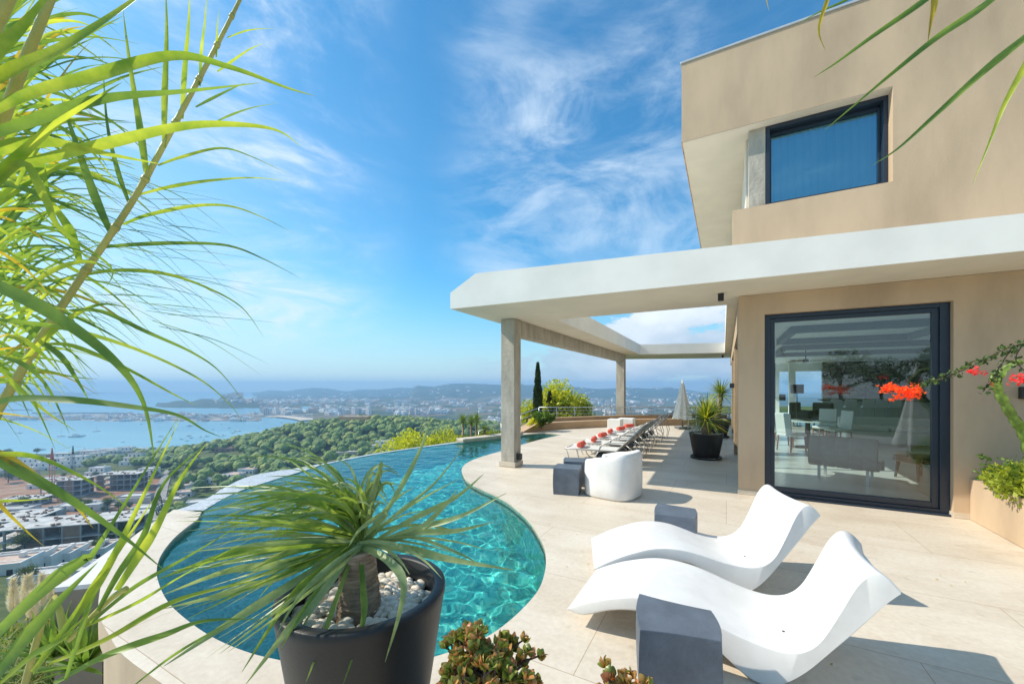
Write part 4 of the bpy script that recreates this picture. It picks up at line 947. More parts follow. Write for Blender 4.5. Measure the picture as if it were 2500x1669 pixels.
for i in range(0, len(cs), 6):
    d_ = (cs[min(i + 1, len(cs) - 1)] - cs[max(i - 1, 0)]).normalized() * .008; r_ = lerp(.0145, .0045, i / (len(cs) - 1)) * 1.35; mb.tube([cs[i] - d_, cs[i] + d_], [r_, r_ * .95], 10)
mb.build('cane', [M['cane']], rd)
# lower stems that carry the plant down to the slope
mb = MB()
for x, y, dd in ((-60, 1080, 1.30), (-120, 700, 1.15), (-150, 420, 1.05), (-40, 1250, 1.5)):
    p = D(x, y, dd); mb.tube(smooth_pts([Vector((-2.9 + rng.uniform(-.1, .1), 1.35, -1.5)), Vector((-2.5, 1.35, .2)), p], 6), [.012] * 13, 8)
mb.tube([D(-150, 420, 1.05), D(-60, 160, .95), D(60, -80, .9)], [.018, .014, .01], 8); mb.tube([D(-120, 700, 1.15), D(-40, 420, 1.1), D(60, 150, 1.05), D(140, -40, 1.0)], [.016, .014, .012, .008], 8)
mb.build('stem', [M['cane']], rd)
big = [  # (points, width)
 ([(-160, 330, 1.0), (-20, 200, .98), (150, 120, .96), (330, 0, .95), (420, -80, .95)], .056, 0),
 ([(-120, 330, 1.0), (60, 235, .98), (220, 190, .98), (420, 138, 1.0), (560, 165, 1.06), (700, 215, 1.12), (770, 235, 1.15)], .048, 0),
 ([(-120, 360, 1.0), (60, 300, 1.0), (250, 240, 1.02), (450, 222, 1.08), (640, 202, 1.2)], .046, 1),
 ([(-100, 445, 1.02), (80, 395, 1.02), (260, 350, 1.05), (450, 308, 1.1), (590, 305, 1.16), (680, 320, 1.2), (735, 358, 1.25)], .044, 0),
 ([(-120, 400, 1.0), (0, 360, 1.0), (120, 345, 1.02), (260, 375, 1.05), (390, 400, 1.1)], .055, 0),
 ([(-160, 260, .95), (-40, 150, .93), (60, 60, .92), (150, -60, .92)], .055, 0),
 ([(-140, 180, .95), (-20, 60, .93), (60, -40, .93), (100, -120, .93)], .05, 1),
 ([(-120, 500, 1.0), (0, 420, .98), (140, 300, .98), (300, 200, 1.0)], .045, 0),
 ([(-120, 600, 1.0), (40, 400, .98), (110, 480, 1.0), (150, 560, 1.02), (270, 650, 1.08), (260, 700, 1.1)], .035, 0),
 ([(-140, 640, 1.05), (-20, 690, 1.05), (120, 760, 1.06), (270, 870, 1.08), (350, 980, 1.1), (378, 1130, 1.12)], .058, 1),
 ([(-140, 760, 1.05), (0, 780, 1.05), (160, 800, 1.08), (330, 850, 1.12), (480, 920, 1.16), (560, 985, 1.2), (600, 1040, 1.22)], .026, 0),
 ([(-140, 1060, 1.0), (0, 980, 1.0), (150, 975, 1.0), (300, 990, 1.02), (430, 1012, 1.05), (500, 1050, 1.08), (545, 1068, 1.1)], .034, 1),
 ([(-160, 1040, .95), (0, 1125, .95), (150, 1205, .97), (290, 1300, 1.0), (400, 1390, 1.03)], .040, 1),
 ([(-160, 1090, .95), (-20, 1100, .95), (90, 1165, .97), (180, 1230, 1.0), (228, 1290, 1.02)], .030, 2),
 ([(-120, 1120, .95), (0, 1108, .95), (100, 1118, .98), (230, 1180, 1.0), (330, 1250, 1.02)], .022, 0),
 ([(-100, 1230, .98), (0, 1222, .98), (60, 1220, .99), (130, 1215, 1.0)], .016, 0),
 ([(-40, 1180, .95), (0, 1230, .95), (60, 1290, .97), (110, 1335, .98)], .016, 2),
 ([(-120, 1000, 1.0), (0, 1008, 1.0), (60, 1015, 1.02), (130, 1028, 1.04)], .012, 2),
]
mb = MB()
for pts, w, m in big: leaf(mb, pts, w, m, fold=rng.uniform(.05, .2), roll=rng.uniform(-.5, .5), twist=rng.uniform(-.9, .9))
# blades that stand up and hang down along the long cane (measured tips)
cl = [([(96, 830, 1.34), (60, 790, 1.3), (25, 700, 1.25), (0, 640, 1.2)], .03), ([(270, 565, 1.38), (230, 470, 1.36), (180, 330, 1.34), (150, 240, 1.32)], .055), ([(320, 505, 1.4), (290, 420, 1.38), (262, 300, 1.36), (250, 130, 1.34)], .030),
      ([(362, 440, 1.41), (348, 330, 1.39), (318, 150, 1.37), (300, 20, 1.36)], .052), ([(402, 362, 1.42), (405, 220, 1.41), (408, 80, 1.4), (404, -40, 1.4)], .042), ([(444, 290, 1.44), (450, 180, 1.43), (460, 60, 1.42), (464, -20, 1.42)], .030),
      ([(487, 210, 1.45), (490, 130, 1.45), (500, 50, 1.44), (506, -30, 1.44)], .022), ([(528, 140, 1.47), (530, 80, 1.46), (534, 20, 1.46)], .014), ([(196, 640, 1.37), (170, 560, 1.36), (120, 480, 1.3), (110, 400, 1.28)], .05),
      ([(555, 92, 1.48), (600, 75, 1.5), (640, 70, 1.52), (675, 70, 1.54)], .014), ([(530, 175, 1.47), (565, 150, 1.5), (610, 120, 1.52), (645, 106, 1.54)], .018), ([(478, 262, 1.45), (520, 240, 1.48), (570, 215, 1.5), (602, 202, 1.52)], .018),
      ([(530, 296, 1.45), (570, 278, 1.48), (620, 262, 1.5), (680, 252, 1.54)], .014), ([(386, 404, 1.42), (440, 385, 1.44), (540, 362, 1.46), (620, 385, 1.5), (718, 432, 1.54)], .020), ([(340, 475, 1.41), (420, 455, 1.43), (520, 440, 1.45), (620, 434, 1.48), (705, 443, 1.52)], .022),
      ([(300, 548, 1.4), (360, 525, 1.42), (470, 503, 1.44), (560, 503, 1.48), (640, 530, 1.5), (722, 572, 1.54)], .024), ([(240, 605, 1.38), (310, 598, 1.4), (440, 593, 1.42), (560, 600, 1.46), (650, 635, 1.5), (735, 680, 1.54)], .026),
      ([(200, 672, 1.37), (290, 660, 1.38), (400, 668, 1.4), (500, 700, 1.44), (590, 750, 1.48), (645, 825, 1.5)], .026), ([(170, 758, 1.36), (250, 760, 1.37), (360, 810, 1.4), (470, 860, 1.44), (540, 910, 1.48), (610, 1000, 1.52)], .030),
      ([(115, 840, 1.34), (180, 845, 1.35), (300, 895, 1.38), (420, 960, 1.42), (480, 990, 1.45)], .028), ([(60, 900, 1.33), (110, 905, 1.33), (180, 920, 1.36), (240, 925, 1.38)], .018), ([(96, 830, 1.34), (150, 870, 1.34), (190, 930, 1.36), (220, 982, 1.38)], .034),
      ([(20, 820, 1.2), (60, 830, 1.2), (110, 870, 1.22), (150, 915, 1.24)], .03), ([(0, 870, 1.2), (60, 890, 1.2), (120, 950, 1.22), (170, 1060, 1.24)], .026), ([(0, 900, 1.1), (60, 960, 1.12), (120, 1010, 1.14), (190, 1055, 1.16)], .02)]
for pts, w in cl: leaf(mb, pts, w * .92, rng.choice((0, 0, 1)), fold=rng.uniform(.1, .25), roll=rng.uniform(-.7, .7), twist=rng.uniform(-.6, .6), belly=.3)
# the thicket behind: many narrower blades fanning from hidden stems
for k in range(300):
    sx, sy = rng.uniform(-180, 60), rng.uniform(40, 1000); d0 = rng.uniform(1.2, 2.2); ln = rng.uniform(160, 460); an = rng.uniform(-1.0, .75)
    if sy > 760: ln *= .75
    ex, ey = sx + math.cos(an) * ln, sy + math.sin(an) * ln; cv = rng.uniform(20, 110)
    leaf(mb, [(sx, sy, d0), (lerp(sx, ex, .35), lerp(sy, ey, .35) - cv * .45, d0 * 1.03), (lerp(sx, ex, .7), lerp(sy, ey, .7) - cv * .35, d0 * 1.07), (ex, ey + cv * .35, d0 * 1.1)], rng.uniform(.010, .034), rng.choice((0, 0, 1, 1, 2) if rng.random() < .5 else (0, 1)), fold=rng.uniform(.1, .3), roll=rng.uniform(-.8, .8), twist=rng.uniform(-.8, .8))
for k in range(70):     # fine hair-like tips crossing the sky
    sx, sy = rng.uniform(150, 420), rng.uniform(420, 800); ln = rng.uniform(120, 330); an = rng.uniform(.0, .7); d0 = rng.uniform(1.4, 1.8)
    leaf(mb, [(sx, sy, d0), (sx + math.cos(an) * ln * .5, sy + math.sin(an) * ln * .35, d0), (sx + math.cos(an) * ln, sy + math.sin(an) * ln, d0)], rng.uniform(.002, .006), rng.choice((0, 1, 1)), fold=.1)
mb.build('leaves', [M['reed'], M['reed2'], M['reeddry']], rd)
# reed shoot in the bottom left corner
r2 = thing('reed_shoot', (0, 0, 0), 'young reed shoot with broad green blades rising in the bottom left corner', 'reed plant'); mb = MB()
for pts, w, m in (([(-60, 1600, .95), (60, 1480, .95), (150, 1400, .96), (210, 1360, .98), (240, 1330, 1.0), (440, 1010, 1.1)], .052, 0), ([(80, 1640, .98), (180, 1510, .98), (260, 1390, 1.0), (340, 1230, 1.04), (440, 1020, 1.1)], .036, 1), ([(240, 1490, 1.0), (290, 1400, 1.02), (350, 1310, 1.05), (400, 1180, 1.08), (500, 1085, 1.12)], .030, 0),
                  ([(285, 1440, 1.0), (330, 1370, 1.02), (380, 1290, 1.05), (440, 1170, 1.08), (505, 1080, 1.12)], .036, 1), ([(160, 1560, .98), (200, 1480, .98), (250, 1400, 1.0), (320, 1300, 1.03), (380, 1210, 1.05)], .028, 1), ([(-20, 1669, .95), (60, 1560, .95), (150, 1460, .97), (240, 1370, 1.0)], .05, 0),
                  ([(220, 1520, 1.0), (330, 1430, 1.05), (470, 1350, 1.1), (620, 1260, 1.18)], .022, 0), ([(200, 1530, 1.0), (330, 1470, 1.04), (450, 1400, 1.1), (640, 1300, 1.2)], .030, 1), ([(120, 1620, 1.0), (260, 1560, 1.02), (420, 1470, 1.08), (560, 1430, 1.12), (680, 1410, 1.15)], .026, 1),
                  ([(130, 1669, .98), (260, 1600, 1.0), (400, 1550, 1.05), (500, 1515, 1.1), (640, 1510, 1.15)], .034, 0), ([(330, 1669, 1.0), (420, 1600, 1.04), (520, 1540, 1.1), (600, 1500, 1.14)], .014, 0), ([(0, 1669, .95), (80, 1600, .95), (150, 1560, .96), (230, 1480, .98)], .03, 1), ([(160, 1660, .98), (210, 1500, .98), (240, 1440, 1.0)], .02, 0)):
    leaf(mb, pts, w, m, fold=.16, roll=rng.uniform(-.9, .9), twist=rng.uniform(-.8, .8), belly=.4)
mb.build('leaves', [M['reed2'], M['reed']], r2)
mb = MB(); mb.tube(smooth_pts([Vector((-1.75, 1.0, -1.5)), D(60, 1669, 1.0), D(170, 1560, 1.0), D(265, 1465, 1.02), D(310, 1435, 1.03)], 5), .007, 8); mb.build('stem', [M['cane']], r2)
# leaves hanging into the top right corner
hp = thing('overhanging_reed', (0, 0, 0), 'narrow reed blades hanging into the picture above the house', 'reed plant'); mb = MB()
for pts, w, m in (([(2400, -110, 1.25), (2260, 0, 1.25), (2130, 90, 1.28), (2040, 155, 1.3), (1985, 190, 1.32)], .030, 1), ([(2560, -140, 1.2), (2420, 0, 1.2), (2290, 90, 1.22), (2190, 170, 1.25), (2100, 245, 1.3), (2005, 325, 1.34)], .034, 1), ([(2700, -60, 1.15), (2500, 95, 1.15), (2390, 185, 1.17), (2280, 285, 1.2), (2190, 365, 1.25), (2125, 405, 1.3)], .036, 1),
                  ([(2560, 40, 1.1), (2500, 165, 1.1), (2450, 260, 1.12), (2415, 350, 1.14), (2372, 455, 1.16)], .024, 0), ([(2190, -120, 1.25), (2100, -20, 1.25), (2000, 30, 1.28), (1950, 58, 1.3)], .016, 1), ([(2040, -70, 1.2), (2020, 0, 1.2), (2003, 50, 1.2), (2000, 85, 1.21), (2016, 125, 1.22)], .020, 2),
                  ([(2285, -80, 1.2), (2280, 10, 1.2), (2272, 55, 1.2), (2265, 105, 1.21)], .028, 2), ([(1868, -20, 1.2), (1872, 5, 1.2), (1878, 28, 1.2)], .006, 2)):
    leaf(mb, pts, w, m, fold=.25, roll=rng.uniform(-.2, .2), twist=rng.uniform(-.2, .2), belly=.3)
mb.build('leaves', [M['reed'], M['reed2'], M['reeddry']], hp)
mb = MB(); mb.tube(smooth_pts([Vector((2.2, .35, 0)), Vector((2.2, .5, 1.5)), Vector((2.0, .8, 2.75)), D(2560, -140, 1.2), D(2300, -260, 1.25), D(2040, -70, 1.2)], 5), .011, 8); mb.build('cane', [M['cane']], hp)

# ------------------------------------------------------------------ jade plants at the bottom edge
def jade(name, pos, rx, rz, tips, seed, label, red=.4, potr=.2):
    rg = random.Random(seed); r = thing(name, (0, 0, 0), label, 'succulent', 'jade plants at the bottom edge'); st, lv = MB(), MB(); pos = Vector(pos)
    def leafpad(p, d, s):
        d = d.normalized(); s = s * 1.15; sd = d.cross(rnd_dir(rg)).normalized(); up = sd.cross(d); a = []
        m = 1 if rg.random() < red else 0
        rows = []
        for i in range(5):
            t = i / 4; w = s * .42 * math.sin(math.pi * (.12 + .82 * t)) ; c_ = p + d * s * t + up * s * .12 * math.sin(t * 3)
            rows.append([c_ - sd * w + up * .1 * w, c_ - up * .18 * w, c_ + sd * w + up * .1 * w, c_ + up * .22 * w, c_ - sd * w + up * .1 * w])
        lv.grid(rows, m)
    def rosette(p, d, s):
        for k in range(9):
            a = rotv(d.orthogonal().normalized(), d, k * 2.4 + rg.uniform(-.3, .3)); leafpad(p - d * .008, (d * rg.uniform(.35, 1.5) + a), s * rg.uniform(.7, 1.15))
    ends = []
    for k in range(tips):
        az = rg.uniform(0, 6.283); e = rg.uniform(.15, 1.5); q = rg.uniform(.72, 1.0)
        t = pos + Vector((math.cos(az) * math.cos(e) * rx * q, math.sin(az) * math.cos(e) * rx * q, math.sin(e) * rz * q))
        mid = pos.lerp(t, .5) + Vector((rg.uniform(-.03, .03), rg.uniform(-.03, .03), -.02)); st.tube(smooth_pts([pos + Vector((0, 0, -.12)), mid, t], 4), [.011, .010, .009, .008, .007, .006, .005, .0045, .004], 6)
        rosette(t, (t - mid).normalized() * .6 + Vector((0, 0, .6)), .030)
        for _ in range(2):
            t2 = t + Vector((rg.uniform(-.05, .05), rg.uniform(-.05, .05), rg.uniform(-.05, .02))); st.tube([mid.lerp(t, .6), t2], [.005, .003], 5); rosette(t2, (t2 - pos).normalized() + Vector((0, 0, .4)), .027)
    st.build('stem', [M['bark']], r); lv.build('leaves', [leafmat('jade_green_' + name, (.38, .40, .07), (.24, .28, .05), .3, .3, 20), leafmat('jade_red_' + name, (.72, .32, .14), (.50, .36, .08), .3, .3, 16)], r)
    p = MB(); p.lathe((pos.x, pos.y, 0.004), [(.001, 0), (potr * .7, 0), (potr, pos.z - .16), (potr, pos.z - .12), (potr - .02, pos.z - .12), (potr - .025, pos.z - .17), (.001, pos.z - .17)], 32); p.build('pot', [M['pot']], r)
    return r
p = D(1178, 1705, 1.38); jade('jade_plant', (p.x, p.y, p.z - .02), .215, .26, 58, 2, 'bushy jade plant with green and reddish leaves at the pool edge')
p = D(1520, 1745, 1.30); jade('jade_plant', (p.x, p.y, p.z - .065), .14, .20, 22, 7, 'smaller orange tipped jade plant before the big grey cube', .75, .15)

# ------------------------------------------------------------------ wall planting on the right
rng = random.Random(21)
eu = thing('candelabra_spurge', (0, 0, 0), 'thick green cactus like stem growing up the wall from the planter', 'succulent')
def ribbed(mb, P_, r):
    P_ = smooth_pts([D(*p) for p in P_], 8); n = 12; rows = []
    for i, p in enumerate(P_):
        t = (P_[min(i + 1, len(P_) - 1)] - P_[max(i - 1, 0)]).normalized(); a = t.orthogonal().normalized(); a = (Vector((0, -1, 0)) - t * (-t.y)).normalized(); b = t.cross(a)
        rr = r * (1 - .35 * i / len(P_)) * (1 + .16 * math.sin(i * 1.3))
        rows.append([p + (a * math.cos(6.283 * k / n) + b * math.sin(6.283 * k / n)) * rr * (1.35 if k % 3 == 0 else .7) for k in range(n + 1)])
    mb.grid(rows); mb.poly(rows[-1][:-1])
mb = MB(); ribbed(mb, [(2560, 1200, 4.45), (2520, 1120, 4.45), (2500, 1060, 4.45), (2468, 1010, 4.45), (2440, 960, 4.45), (2428, 925, 4.45), (2440, 905, 4.45)], .052)
ribbed(mb, [(2432, 935, 4.45), (2450, 905, 4.4), (2475, 888, 4.35), (2495, 884, 4.35)], .034); ribbed(mb, [(2436, 940, 4.45), (2430, 922, 4.45), (2426, 910, 4.42)], .03); ribbed(mb, [(2560, 1280, 4.45), (2560, 1200, 4.45)], .05)
mb.build('stem', [M['cactus']], eu)
M['vine'] = leafmat('dark_vine_leaf', (.09, .15, .03), (.04, .08, .02), .25, .5, 20)
bo = thing('bougainvillea', (0, 0, 0), 'flowering branch of orange bougainvillea reaching across the glass door', 'climbing plant')
br_ = smooth_pts([D(*p) for p in ((2620, 820, 4.2), (2500, 838, 4.3), (2440, 858, 4.3), (2380, 890, 4.35), (2330, 912, 4.4), (2280, 930, 4.45), (2235, 945, 4.5), (2180, 955, 4.5), (2150, 955, 4.5))], 6)
mb = MB(); mb.tube(br_, .006, 6)
bb = smooth_pts([D(*p) for p in ((2470, 850, 4.3), (2440, 895, 4.3), (2425, 925, 4.3), (2400, 955, 4.32))], 5); mb.tube(bb, .005, 6); b3 = smooth_pts([D(*p) for p in ((2500, 838, 4.3), (2480, 880, 4.3), (2530, 930, 4.3))], 4); mb.tube(b3, .005, 5); mb.build('branch', [M['bark']], bo)
lv = MB()
def smallleaf(q, p, s, m):
    d = rnd_dir(rng); sd = d.cross(rnd_dir(rng)).normalized(); nn = d.cross(sd) * .15
    q.poly([p, p + d * s * .3 + sd * s * .34, p + d * s * .7 + sd * s * .3 + nn * s, p + d * s, p + d * s * .7 - sd * s * .3 + nn * s, p + d * s * .3 - sd * s * .34], m)
for P_, k in ((br_[:38], 5), (bb, 3), (b3, 4)):
    for p in P_:
        for _ in range(k): smallleaf(lv, p + rnd_dir(rng) * .035, rng.uniform(.03, .055), 0)
lv.build('leaves', [M['vine']], bo)
fl_ = MB()
def flower(px, py, d, n, sx, sy, s=.032, m=0):
    c_ = D(px, py, d)
    for _ in range(n):
        p = c_ + Vector((rng.gauss(0, sx), rng.gauss(0, .03), rng.gauss(0, sy)))
        for _ in range(3): smallleaf(fl_, p, s * rng.uniform(.7, 1.2), m)
flower(2180, 948, 4.5, 60, .055, .026); flower(2225, 955, 4.48, 66, .06, .032); flower(2200, 968, 4.5, 24, .07, .02); flower(2378, 906, 4.3, 26, .04, .022, .026, 1); flower(2495, 927, 4.2, 40, .045, .026, .032, 1); flower(2430, 940, 4.3, 5, .04, .02, .02, 1)
fl_.build('blossom', [M['orange'], M['pink']], bo)
sb = thing('planter_shrub', (0, 0, 0), 'low yellow green shrub spilling over the planter by the door', 'shrub')
mb = MB(); c = H(T0 + .42, -1.05, PH + .12)
foliage(mb, rng, c + V * .25, .42, .55, .26, 90, 30, .05, 1.7, .35, .4, 0); foliage(mb, rng, H(T0 + .12, -.6, PH + .06), .2, .35, .14, 26, 20, .045, 1.7, .4, .3, 0); foliage(mb, rng, H(T0 + .2, -1.1, PH + .14), .24, .5, .2, 110, 34, .05, 1.7, .4, .3, 1)
q = smooth_pts([D(*p) for p in ((2440, 1150, 4.8), (2420, 1140, 4.85), (2400, 1120, 4.9), (2394, 1112, 4.9))], 4)
for p in q:
    for _ in range(4): smallleaf(mb, p + rnd_dir(rng) * .02, .035, 0)
mb.build('leaves', [M['green'], M['bright']], sb); q_ = MB()
for k in range(14): a = H(T0 + rng.uniform(.15, .8), -rng.uniform(.5, 1.8), PH - .08); q_.tube([a, a + Vector((rng.uniform(-.1, .1), rng.uniform(-.1, .1), .25))], .006, 5)
q_.build('stem', [M['bark']], sb)
# ------------------------------------------------------------------ landscape
SL = -85.0
def interp(x, T):
    if x <= T[0][0]: return T[0][1]
    for (a, b), (c, d) in zip(T, T[1:]):
        if x <= c: return b + (d - b) * (x - a) / (c - a)
    return T[-1][1]
SLOPE = [(0, -2.6), (3, -2.7), (6, -3.3), (10, -6), (20, -13), (40, -24), (80, -40), (150, -58), (250, -70), (400, -79.5), (500, -83.8), (530, -88), (600, -95)]
def yy(d, z): return HY + F * (EYE - z) / d
RIDGE1 = [(950, 990), (1000, 962), (1016, 941), (1060, 943), (1100, 936), (1150, 935.5), (1200, 938), (1260, 940), (1320, 938.5), (1400, 944), (1460, 949), (1532, 945.5), (1590, 948), (1632, 945), (1690, 953), (1740, 960), (1850, 964), (2600, 950)]
RIDGE2 = [(585, 966), (615, 960), (658, 951.5), (700, 954), (763, 945.5), (800, 947.5), (845, 955), (880, 950), (930, 950), (975, 945.5), (1050, 948), (1250, 955), (1500, 962)]
ISLE = [(-500, 948), (-100, 944), (25, 943), (60, 945), (110, 949), (160, 957), (215, 963), (260, 968)]
def ground(X, Y):
    px = CX + F * X / max(Y, 1); n1 = noise.noise(Vector((X * .012, Y * .012, 0))); n2 = noise.noise(Vector((X * .05, Y * .05, 4)))
    z = interp(Y, SLOPE)
    if Y < 600: z += (n1 * 3 + n2 * .8) * min(1, max(0, (Y - 25) / 120)) * (1 if z > SL + 2 else .3)
    sx = 150 if X < -175 else 330
    z += 43 * math.exp(-((X + 175) / sx) ** 2 - ((Y - 450) / 105) ** 2)
    if Y > 520:
        land = False
        coast = -489 + (970 - Y) * .42 if Y < 970 else -489
        if X > coast - 12 * n1 and Y < 1000: land = True
        if Y >= 965:
            py = yy(Y, SL)
            if px > 755: land = True
            elif px > 640 and py < 1027 - (755 - px) * .09 + n1 * 2: land = py > 1001 or px > 790 or py < 992
            elif px <= 640: land = (1030.5 if px > 225 else 1025.5) + n1 * 2.5 > py > (1010 if px > 150 else 1014) + n2 * 2
            if 380 < px < 900 and 983 < py < 991.5: land = True
            if py <= 985 and px > 625: land = True
        if land: z = max(z, SL + 1.0 + 1.5 * abs(n1))
        else: z = min(z, SL - 6) if Y > 600 or X < coast else z
    # castle hill and its wooded neighbour
    if 1500 < Y < 2150:
        for c, s, top in ((575, 26, 962), (545, 20, 966), (620, 40, 974), (500, 45, 972.5), (440, 45, 977), (680, 60, 982)):
            z = max(z, lerp(SL - 4, EYE - (top - HY) / F * 1760, math.exp(-((px - c) / s) ** 2 - ((Y - 1760) / 130) ** 2)))
    if Y > 2300:
        for RT, y0, y1 in ((RIDGE1, 2300, 3500), (RIDGE2, 3400, 4700), (ISLE, 3300, 3900)):
            if RT is ISLE and px > 262: continue
            if RT is not ISLE and px < RT[0][0]: continue
            t = (Y - y0) / (y1 - y0)
            if t > 0:
                t2 = t if t < 1 else max(0, 1 - (Y - y1) / 700)
                top = EYE - (interp(px, RT) - HY) / F * y1; s = t2 * t2 * (3 - 2 * t2) if t < 1 else t2
                zz = lerp(SL, top, s) + (noise.noise(Vector((X * .0035, Y * .0035, 2))) * 14 + noise.noise(Vector((X * .012, Y * .012, 5))) * 4) * s * (1 - s) * 2.2
                z = max(z, zz)
    return z
def at(px, py, up=0.0):
    """where the sight line through (px, py) meets the land"""
    d = 6.0; k = (px - CX) / F
    while d < 5000:
        if EYE - (py - HY) / F * d < ground(k * d, d) + up: break
        d *= 1.01
    return Vector((k * d, d, ground(k * d, d)))
rows = []; KN = 330; DN = 300
for j in range(DN + 1):
    Y = 3.0 * (5400 / 3.0) ** (j / DN); rows.append([])
    for i in range(KN + 1):
        k = -1.75 + 3.3 * i / KN; rows[-1].append(Vector((k * Y, Y, ground(k * Y, Y))))
mb = MB(); mb.grid(rows)
w = KN + 1
for fi, f in enumerate(mb.f):
    p = Vector(mb.v[f[0]]); px = CX + F * p.x / p.y; py = yy(p.y, p.z); m = 0
    if p.y > 520: m = 2 if p.y < 2600 else 3
    if 1500 < p.y < 2150 and px < 640: m = 3
    if p.y < 520 and 1165 < py < 1330 and px < 405 and py < 1235 + (400 - px) * .12: m = 1
    if p.y > 900 and px < 760 and py > 1010: m = 4
    mb.m[fi] = m
def terrain_mat(name, cols, sc, vor=None, rough=.95):
    m = bpy.data.materials.new(name); m.use_nodes = True; N = m.node_tree.nodes; K = m.node_tree.links; b = N['Principled BSDF']; b.inputs['Roughness'].default_value = rough; b.inputs['Specular IOR Level'].default_value = .15
    tc = N.new('ShaderNodeTexCoord'); n = N.new('ShaderNodeTexNoise'); n.inputs['Scale'].default_value = sc; n.inputs['Detail'].default_value = 8; n.inputs['Roughness'].default_value = .7; K.new(tc.outputs['Object'], n.inputs[0])
    cr = N.new('ShaderNodeValToRGB'); e = cr.color_ramp.elements
    for i, (p, c) in enumerate(cols):
        x = e[i] if i < 2 else e.new(p); x.position = p; x.color = (*c, 1)
    src = n.outputs['Fac']
    if vor:
        v = N.new('ShaderNodeTexVoronoi'); v.inputs['Scale'].default_value = vor; K.new(tc.outputs['Object'], v.inputs[0]); sp = N.new('ShaderNodeSeparateXYZ'); K.new(v.outputs['Color'], sp.inputs[0])
        a = N.new('ShaderNodeMath'); a.operation = 'MULTIPLY_ADD'; K.new(sp.outputs[0], a.inputs[0]); a.inputs[1].default_value = .5; c = N.new('ShaderNodeMath'); c.operation = 'MULTIPLY'; K.new(src, c.inputs[0]); c.inputs[1].default_value = .5; K.new(c.outputs[0], a.inputs[2]); src = a.outputs[0]
    K.new(src, cr.inputs[0]); K.new(cr.outputs[0], b.inputs['Base Color']); return m
scrub = terrain_mat('scrub_hillside', [(.3, (.035, .055, .02)), (.7, (.24, .19, .10)), (.46, (.07, .10, .03)), (.60, (.12, .135, .05))], .06)
redsoil = terrain_mat('red_building_soil', [(.3, (.20, .10, .055)), (.7, (.42, .32, .24)), (.5, (.32, .17, .10))], .09)
fields = terrain_mat('plain_fields', [(.2, (.035, .06, .03)), (.8, (.26, .20, .12)), (.42, (.055, .08, .035)), (.56, (.12, .13, .06)), (.68, (.20, .14, .09))], .012, .012)
mount = terrain_mat('wooded_mountain', [(.3, (.03, .05, .025)), (.7, (.10, .11, .06)), (.5, (.045, .07, .03))], .006)
port = terrain_mat('port_land', [(.3, (.08, .09, .08)), (.7, (.42, .38, .34)), (.5, (.16, .16, .14))], .02, .05)
terr = mb.build('hillside', [scrub, redsoil, fields, mount, port]); structure(terr)
sea = MB(); sea.poly([(-9000, 300, SL), (9000, 300, SL), (9000, 5900, SL), (-9000, 5900, SL)])
def sea_mat():
    m = bpy.data.materials.new('sea_water'); m.use_nodes = True; N = m.node_tree.nodes; K = m.node_tree.links; b = N['Principled BSDF']; b.inputs['Roughness'].default_value = .30; b.inputs['Specular IOR Level'].default_value = .4
    tc = N.new('ShaderNodeTexCoord'); n = N.new('ShaderNodeTexNoise'); n.inputs['Scale'].default_value = .004; n.inputs['Detail'].default_value = 5; mp = N.new('ShaderNodeMapping'); mp.inputs['Scale'].default_value = (.5, 1.6, 1); K.new(tc.outputs['Object'], mp.inputs[0]); K.new(mp.outputs[0], n.inputs[0])
    sp = N.new('ShaderNodeSeparateXYZ'); K.new(tc.outputs['Object'], sp.inputs[0]); r = N.new('ShaderNodeMapRange'); r.inputs[1].default_value = 500; r.inputs[2].default_value = 900; K.new(sp.outputs[1], r.inputs[0])
    mx = N.new('ShaderNodeMix'); mx.data_type = 'RGBA'; mx.inputs[6].default_value = (.24, .45, .50, 1); mx.inputs[7].default_value = (.15, .33, .41, 1); K.new(r.outputs[0], mx.inputs[0])
    m2 = N.new('ShaderNodeMix'); m2.data_type = 'RGBA'; m2.blend_type = 'MULTIPLY'; K.new(mx.outputs[2], m2.inputs[6]); m2.inputs[7].default_value = (.75, .85, .9, 1); r2 = N.new('ShaderNodeMapRange'); r2.inputs[1].default_value = .4; r2.inputs[2].default_value = .6; K.new(n.outputs['Fac'], r2.inputs[0]); K.new(r2.outputs[0], m2.inputs[0]); K.new(m2.outputs[2], b.inputs['Base Color'])
    w_ = N.new('ShaderNodeTexNoise'); w_.inputs['Scale'].default_value = .25; w_.inputs['Detail'].default_value = 3; K.new(tc.outputs['Object'], w_.inputs[0]); bp = N.new('ShaderNodeBump'); bp.inputs['Strength'].default_value = .4; bp.inputs['Distance'].default_value = .6; K.new(w_.outputs['Fac'], bp.inputs['Height']); K.new(bp.outputs[0], b.inputs['Normal']); return m
structure(sea.build('sea', [sea_mat()]))
